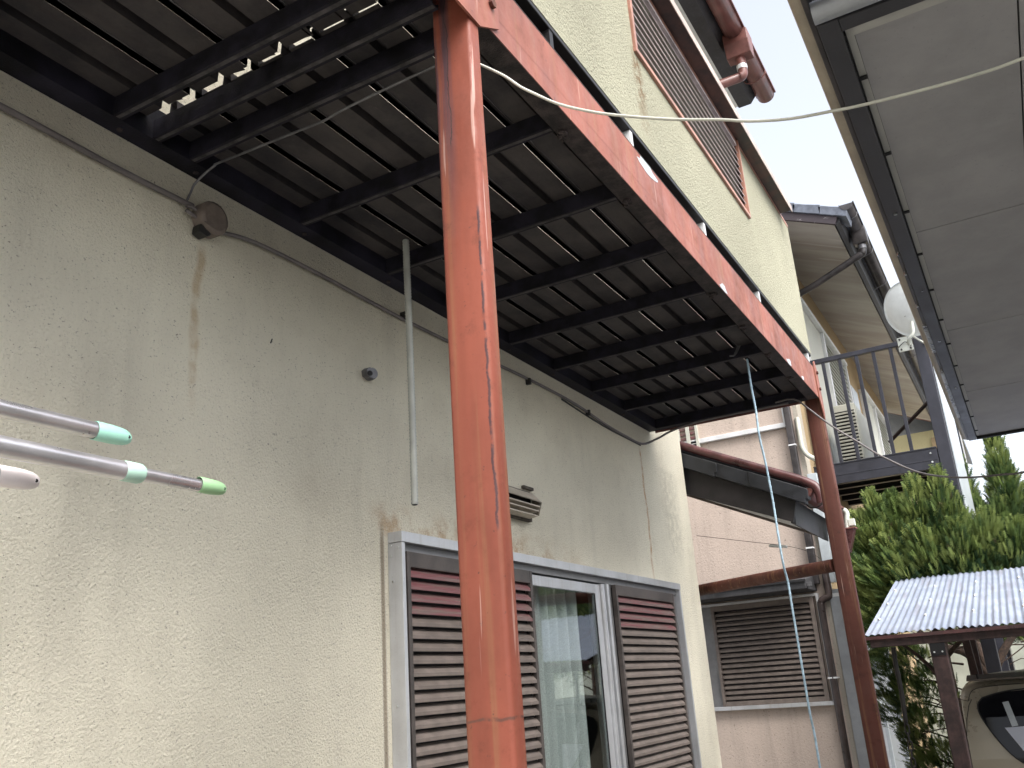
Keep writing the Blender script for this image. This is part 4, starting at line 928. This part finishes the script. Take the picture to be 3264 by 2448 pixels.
# condenser unit on that balcony
ac = thing('condenser_unit', (9.8, 1.27, 1.83), 'cream air-conditioner outdoor unit standing on the black neighbour balcony', 'air conditioner')
box('casing', (9.42, 10.2), (1.16, 1.40), (1.90, 2.545), 'unit_cream', ac, bevel=.018)
box('grille_recess', (9.415, 9.4195), (1.175, 1.385), (1.93, 2.47), 'vent_dark', ac)
fin = None
for k in range(15):
    z_ = 1.94+.0355*k
    if fin is None: fin = box('grille_bar', (9.402, 9.4145), (1.172, 1.388), (z_, z_+.017), 'unit_cream', ac)
    else: share(fin, ac, WL[fin.name]+Vector((0, 0, .0355*k)))
for x_ in (9.5, 10.05): box('foot', (x_, x_+.08), (1.14, 1.42), (1.8305, 1.8995), 'joint_black', ac)
# ================================================================== satellite dish
di = thing('satellite_dish', (8.72, .50, 2.8), 'white satellite dish on the corner post of the black balcony, half hidden', 'satellite dish')
ctr = Vector((8.62, .448, 3.095)); ax = Vector((.72, -.36, .30)).normalized()
a = ax.orthogonal().normalized(); a = (Vector((0, 0, 1)) - ax*ax.z).normalized(); b = ax.cross(a)
vs = []; nr, ns = 8, 36; RD = .250
for off in (0, -.006):
    for i in range(nr+1):
        q_ = i/nr
        for j in range(ns):
            th = 2*math.pi*j/ns; vs.append(ctr + a*(RD*1.06*q_*math.cos(th)) + b*(RD*q_*math.sin(th)) + ax*(.055*q_*q_+off))
def dfs(o, flip):
    fs = [(o+i*ns+j, o+i*ns+(j+1) % ns, o+(i+1)*ns+(j+1) % ns, o+(i+1)*ns+j) for i in range(nr) for j in range(ns)]
    return [f_[::-1] for f_ in fs] if flip else fs
N_ = (nr+1)*ns
MB().poly(vs, dfs(0, False)+dfs(N_, True)+[(nr*ns+j, N_+nr*ns+j, N_+nr*ns+(j+1) % ns, nr*ns+(j+1) % ns) for j in range(ns)], True).build('reflector', 'dish_white', di)
tube('mount_arm', smooth_path([ctr-ax*.01-a*.12, ctr-ax*.07-a*.22, Vector((8.64, .49, 2.82)), Vector((8.70, .50, 2.79))], 4), .015, 'bracket_cream', di, 10)
for (da, db) in ((-.05, .04), (-.05, -.04), (-.16, .04), (-.16, -.04)):
    p_ = ctr+a*da+b*db-ax*.008; MB().tube([p_, p_-ax*.006], .006, 8).build('rivet', 'screw_steel', di)
mp = box('mount_plate', (8.775, 8.785), (.475, .600), (2.755, 2.895), 'bracket_cream', di, bevel=.003)
for y_ in (.497, .578):
    for z_ in (2.775, 2.873): MB().tube([(8.775, y_, z_), (8.760, y_, z_)], .009, 8).build('bolt', 'gutter_dark', mp)
tube('strap', smooth_path([(8.765, .49, 2.79), (8.758, .535, 2.84), (8.765, .60, 2.80)], 4), .004, 'cable_black', mp, 6)
tube('feed_arm', smooth_path([(8.68, .46, 2.86), (8.85, .36, 2.80), (9.05, .28, 2.84)], 4), .009, 'bracket_cream', di, 8)

# ================================================================== far yellow house
fh = thing('yellow_house', (20, 1, G), 'distant yellow house with blue-grey tiled roof seen between the balcony bars', 'house')
MB().box((18, 22), (.80, 7), (G, 4.05)).build('wall', 'yellow_stucco', fh)
MB().prism([(.72, 4.02), (6, 6.45), (6, 6.70), (.72, 4.27)], 'x', 17.6, 17.66).build('fascia', 'brown_paint', fh)
rr_ = MB().prism([(.55, 4.12), (6, 6.66), (6, 6.78), (.55, 4.26)], 'x', 17.55, 22.5).build('roof', 'roof_tile_blue', fh)
for i in range(7):
    y_ = .55+.28*i
    MB().prism([(y_, 4.24+.465*(y_-.55)), (y_+.30, 4.24+.465*(y_-.25)), (y_+.30, 4.33+.465*(y_-.25)-.02), (y_, 4.33+.465*(y_-.55)+.01)], 'x', 17.5, 17.8).build('tile', 'roof_tile_blue', rr_, bevel=.006)
box('wall_shade_panel', (17.95, 17.999), (.80, 1.02), (2.5, 3.9), 'ochre_stucco', fh)  # thin darker panel, painted shade at the right end of the yellow wall
# pale boundary wall behind the garden
bw = thing('boundary_wall', (12.9, -1, G), 'pale grey-green rendered garden wall behind the shrubs', 'wall')
box('render', (12.8, 12.95), (-9, 1.45), (G, .45), 'wall_pale', bw)
box('coping', (12.77, 12.98), (-9, 1.45), (.4505, .50), 'panel_grey', bw)

# ================================================================== conifers
rng = random.Random(3)
def spray(vs, fs, p, d, up, L, mats):
    """one feathery fan: a midrib with alternating flat leaflets"""
    d = d.normalized(); s_ = d.cross(up)
    if s_.length < .1: s_ = d.orthogonal()
    s_.normalize(); nrm = s_.cross(d).normalized()
    n = 7
    for k in range(n):
        t_ = (k+.6)/n; q = p+d*(L*t_)
        l_ = L*.34*(1-.6*t_)*(.8+.4*rng.random()); w_ = L*.036
        for sg in (1, -1):
            dd = (d*.62+s_*sg*.78+nrm*rng.uniform(-.2, .2)).normalized(); ww = dd.cross(nrm)*w_
            o = len(vs); vs += [q-ww*.4, q+dd*l_*.55+ww, q+dd*l_, q+dd*l_*.5-ww]; fs.append((o, o+1, o+2, o+3))
    o = len(vs); w_ = L*.07; vs += [p-s_*w_*.5, p+d*L*.6+s_*w_, p+d*L*1.1, p+d*L*.6-s_*w_]; fs.append((o, o+1, o+2, o+3))
def plume(vs, fs, tv, tf, base, tip, r, n, L):
    ax_ = tip-base; H_ = ax_.length; ax_.normalize(); e1 = ax_.orthogonal().normalized(); e2 = ax_.cross(e1)
    for i in range(n):
        t_ = rng.random()**.8; rad = r*(1-t_)**.55*(.5+.6*rng.random()); th = rng.uniform(0, 6.283)
        o_ = e1*math.cos(th)+e2*math.sin(th); p = base+ax_*(H_*t_)+o_*rad
        d = (ax_*(.9+t_)+o_*(1.1-.7*t_)+Vector((rng.uniform(-.3, .3), rng.uniform(-.3, .3), rng.uniform(-.2, .25))))
        up = Vector((rng.uniform(-1, 1), rng.uniform(-1, 1), rng.uniform(-1, 1)))
        tip_ = t_ > .55 or (rad > r*.55 and rng.random() < .35)
        spray(tv if tip_ and rng.random() < .75 else vs, tf if tip_ and rng.random() < .0 else fs, p, d, up, L*rng.uniform(.7, 1.25), None) if False else (spray(tv, tf, p, d, up, L*rng.uniform(.7, 1.2), None) if (tip_ and rng.random() < .8) else spray(vs, fs, p, d, up, L*rng.uniform(.8, 1.3), None))
def conifer(name, label, trunk, limbs, plumes, L=.075, dens=1.0):
    t_ = thing(name, trunk[0], label, 'tree', 'conifers behind the shelter')
    tube('trunk', smooth_path(trunk, 3), [max(.018, .065-.055*i/(3*(len(trunk)-1))) for i in range(3*(len(trunk)-1)+1)], 'bark', t_, 9)
    for a_, b_, r_ in limbs:
        a_, b_ = Vector(a_), Vector(b_); mid = (a_+b_)/2+Vector((rng.uniform(-.05, .05), rng.uniform(-.05, .05), .04))
        tube('limb', smooth_path([a_, mid, b_], 3), [r_*(1-.1*k) for k in range(7)], 'bark', t_, 6)
    vs, fs, tv, tf = [], [], [], []
    for b_, tp, r_, n in plumes: plume(vs, fs, tv, tf, Vector(b_), Vector(tp), r_, int(n*dens), L)
    if fs: MB().poly(vs, fs).build('crown', 'foliage', t_)
    if tf: MB().poly(tv, tf).build('crown_tips', 'foliage_tip', t_)
    return t_
X0 = 8.4
pl_ = [((X0, 1.05, .55), (X0-.05, 1.27, 1.00), .22, 330), ((X0, 1.05, .7), (X0, 1.17, 1.22), .20, 320), ((X0+.1, .95, .75), (X0, 1.055, 1.38), .19, 320), ((X0, .90, .7), (X0, .965, 1.31), .2, 300),
       ((X0+.05, .82, .7), (X0, .87, 1.34), .19, 320), ((X0, .70, .75), (X0, .69, 1.45), .20, 340), ((X0, .55, .7), (X0-.05, .49, 1.47), .20, 340), ((X0, .44, .6), (X0, .42, 1.27), .18, 300),
       ((X0-.1, .85, .45), (X0-.25, 1.22, .80), .24, 340), ((X0-.1, .75, .4), (X0-.25, 1.0, .95), .26, 420), ((X0-.1, .6, .4), (X0-.3, .72, 1.0), .26, 420), ((X0-.1, .45, .4), (X0-.3, .42, 1.0), .26, 420),
       ((X0-.1, 1.0, .2), (X0-.15, 1.27, .50), .22, 360), ((X0, .9, .35), (X0-.2, 1.22, .62), .2, 260), ((X0-.1, .3, .4), (X0-.2, .2, 1.05), .28, 420), ((X0-.1, .1, .4), (X0-.2, .0, .95), .28, 420), ((X0-.1, -.15, .4), (X0-.2, -.25, 1.0), .28, 400)]
for i in range(16):
    y_ = 1.15-i*.062+rng.uniform(-.04, .04); z_ = .55+rng.uniform(0, .35)
    pl_.append(((X0+rng.uniform(-.1, .15), y_-.03, z_-.25), (X0+rng.uniform(-.25, .1), y_+rng.uniform(-.08, .08), z_+rng.uniform(.1, .35)), .15, 240))
conifer('conifer', 'nearer bushy green conifer with feathery tips above the shelter roof', [(X0, .72, G), (X0, .74, -.6), (X0+.02, .76, .2), (X0, .78, .95)],
        [((X0, .74, -.2), (X0-.05, 1.15, .25), .022), ((X0, .75, .1), (X0, .35, .6), .025), ((X0, .76, .4), (X0, 1.15, .8), .018), ((X0, .75, .0), (X0-.1, 0.0, .55), .022)], pl_, L=.105, dens=1.45)
X1 = 11.0
def tall(bx, by, z0, zt, r0): return [((bx, by, z0+(zt-z0)*.62), (bx, by, zt), r0*.42, 420), ((bx, by, z0+(zt-z0)*.3), (bx, by, zt-.35), r0*.75, 600), ((bx, by, z0), (bx, by, zt-.8), r0, 700), ((bx-.05, by+r0*.5, z0), (bx-.1, by+r0*.8, zt-.75), r0*.55, 420), ((bx-.05, by-r0*.5, z0), (bx-.1, by-r0*.9, zt-.7), r0*.55, 420)]
conifer('conifer', 'tall conifer with pale spire just right of the black balcony post', [(X1, .42, G), (X1, .43, 0), (X1, .45, 1.6)], [], tall(X1, .47, .1, 2.28, .42), L=.125, dens=1.15)
conifer('conifer', 'taller slender conifer spire against the sky below the soffit corner', [(X1, .0, G), (X1, .01, 0), (X1, .02, 1.6)], [], tall(X1, .02, .1, 2.32, .36), L=.125, dens=1.15)
conifer('conifer', 'far right conifer cut by the picture edge, rising above the shelter roof', [(X1, -.42, G), (X1, -.42, 0), (X1, -.4, 1.4)], [], tall(X1, -.42, .1, 1.98, .42), L=.125, dens=1.15)
conifer('conifer', 'dark conifer outside the picture beyond the shelter, last of the row', [(X1, -1.3, G), (X1, -1.3, 0), (X1, -1.3, 1.4)], [], tall(X1, -1.3, .1, 2.2, .6), L=.12)
conifer('conifer', 'wide dark conifer at the far end of the row behind the car', [(X1+.3, -2.4, G), (X1+.3, -2.4, 0), (X1+.3, -2.4, 1.4)], [], tall(X1+.3, -2.4, .0, 2.4, .7), L=.12)
# straggly shrub under the shelter's left end
X2 = 9.0; k_ = X2/8.4
low = []
for (y_, z_, r_, n) in [(1.30, .45, .10, 90), (1.30, .15, .13, 110), (1.22, -.05, .20, 200), (1.10, .05, .2, 170), (1.05, -.25, .22, 230), (1.20, -.35, .14, 130), (.95, .0, .2, 150), (.98, -.5, .2, 210), (1.08, -.62, .15, 150), (1.0, -.85, .22, 230), (1.12, -1.05, .2, 200), (.9, -1.2, .3, 300), (.85, -.2, .2, 130), (.86, -.75, .2, 160)]:
    low.append(((X2, y_*k_-.05, z_*k_-.12), (X2-.1, y_*k_+.05, z_*k_+.14), r_, n))
lm = []
for i in range(26):
    a_ = Vector((X2+rng.uniform(-.1, .1), .72+rng.uniform(-.08, .12), rng.uniform(-1.0, .1))); lm.append((a_, a_+Vector((rng.uniform(-.1, .1), rng.uniform(.15, .5), rng.uniform(-.15, .35))), rng.uniform(.005, .012)))
conifer('shrub', 'straggly dark green shrub under the left end of the shelter roof', [(X2, .72, G), (X2, .74, -.9), (X2, .76, -.2), (X2-.1, .74, .25)], lm, low, L=.085, dens=1.1)
# bare branches behind the car roof
tw = thing('bare_tree', (9.9, .2, G), 'dark forked trunk with bare twigs behind the car roof', 'tree')
tube('trunk', smooth_path([(9.9, .42, G), (9.9, .45, -.6), (9.88, .50, -.15), (9.9, .58, .18), (9.9, .70, .6)], 4), [.075-.003*i for i in range(17)], 'bark', tw, 9)
tube('limb', smooth_path([(9.88, .50, -.15), (9.9, .66, .06), (9.9, .86, .14), (9.9, 1.05, .30)], 4), [.055-.003*i for i in range(13)], 'bark', tw, 8)
tube('limb', smooth_path([(9.9, .46, -.1), (9.9, .30, .12), (9.9, .12, .3), (9.9, -.1, .52)], 4), [.045-.003*i for i in range(13)], 'bark', tw, 8)
m_ = MB()
for i in range(70):
    a_ = Vector((9.9+rng.uniform(-.2, .2), rng.uniform(-1.2, .55), rng.uniform(-.15, .45))); d = Vector((rng.uniform(-.1, .1), rng.uniform(-.6, .6), rng.uniform(-.15, .3)))
    m_.tube(smooth_path([a_, a_+d*.5+Vector((0, 0, rng.uniform(-.03, .05))), a_+d], 2), rng.uniform(.004, .010), 4, cap=False)
m_.build('twigs', 'bark', tw, kind='stuff')
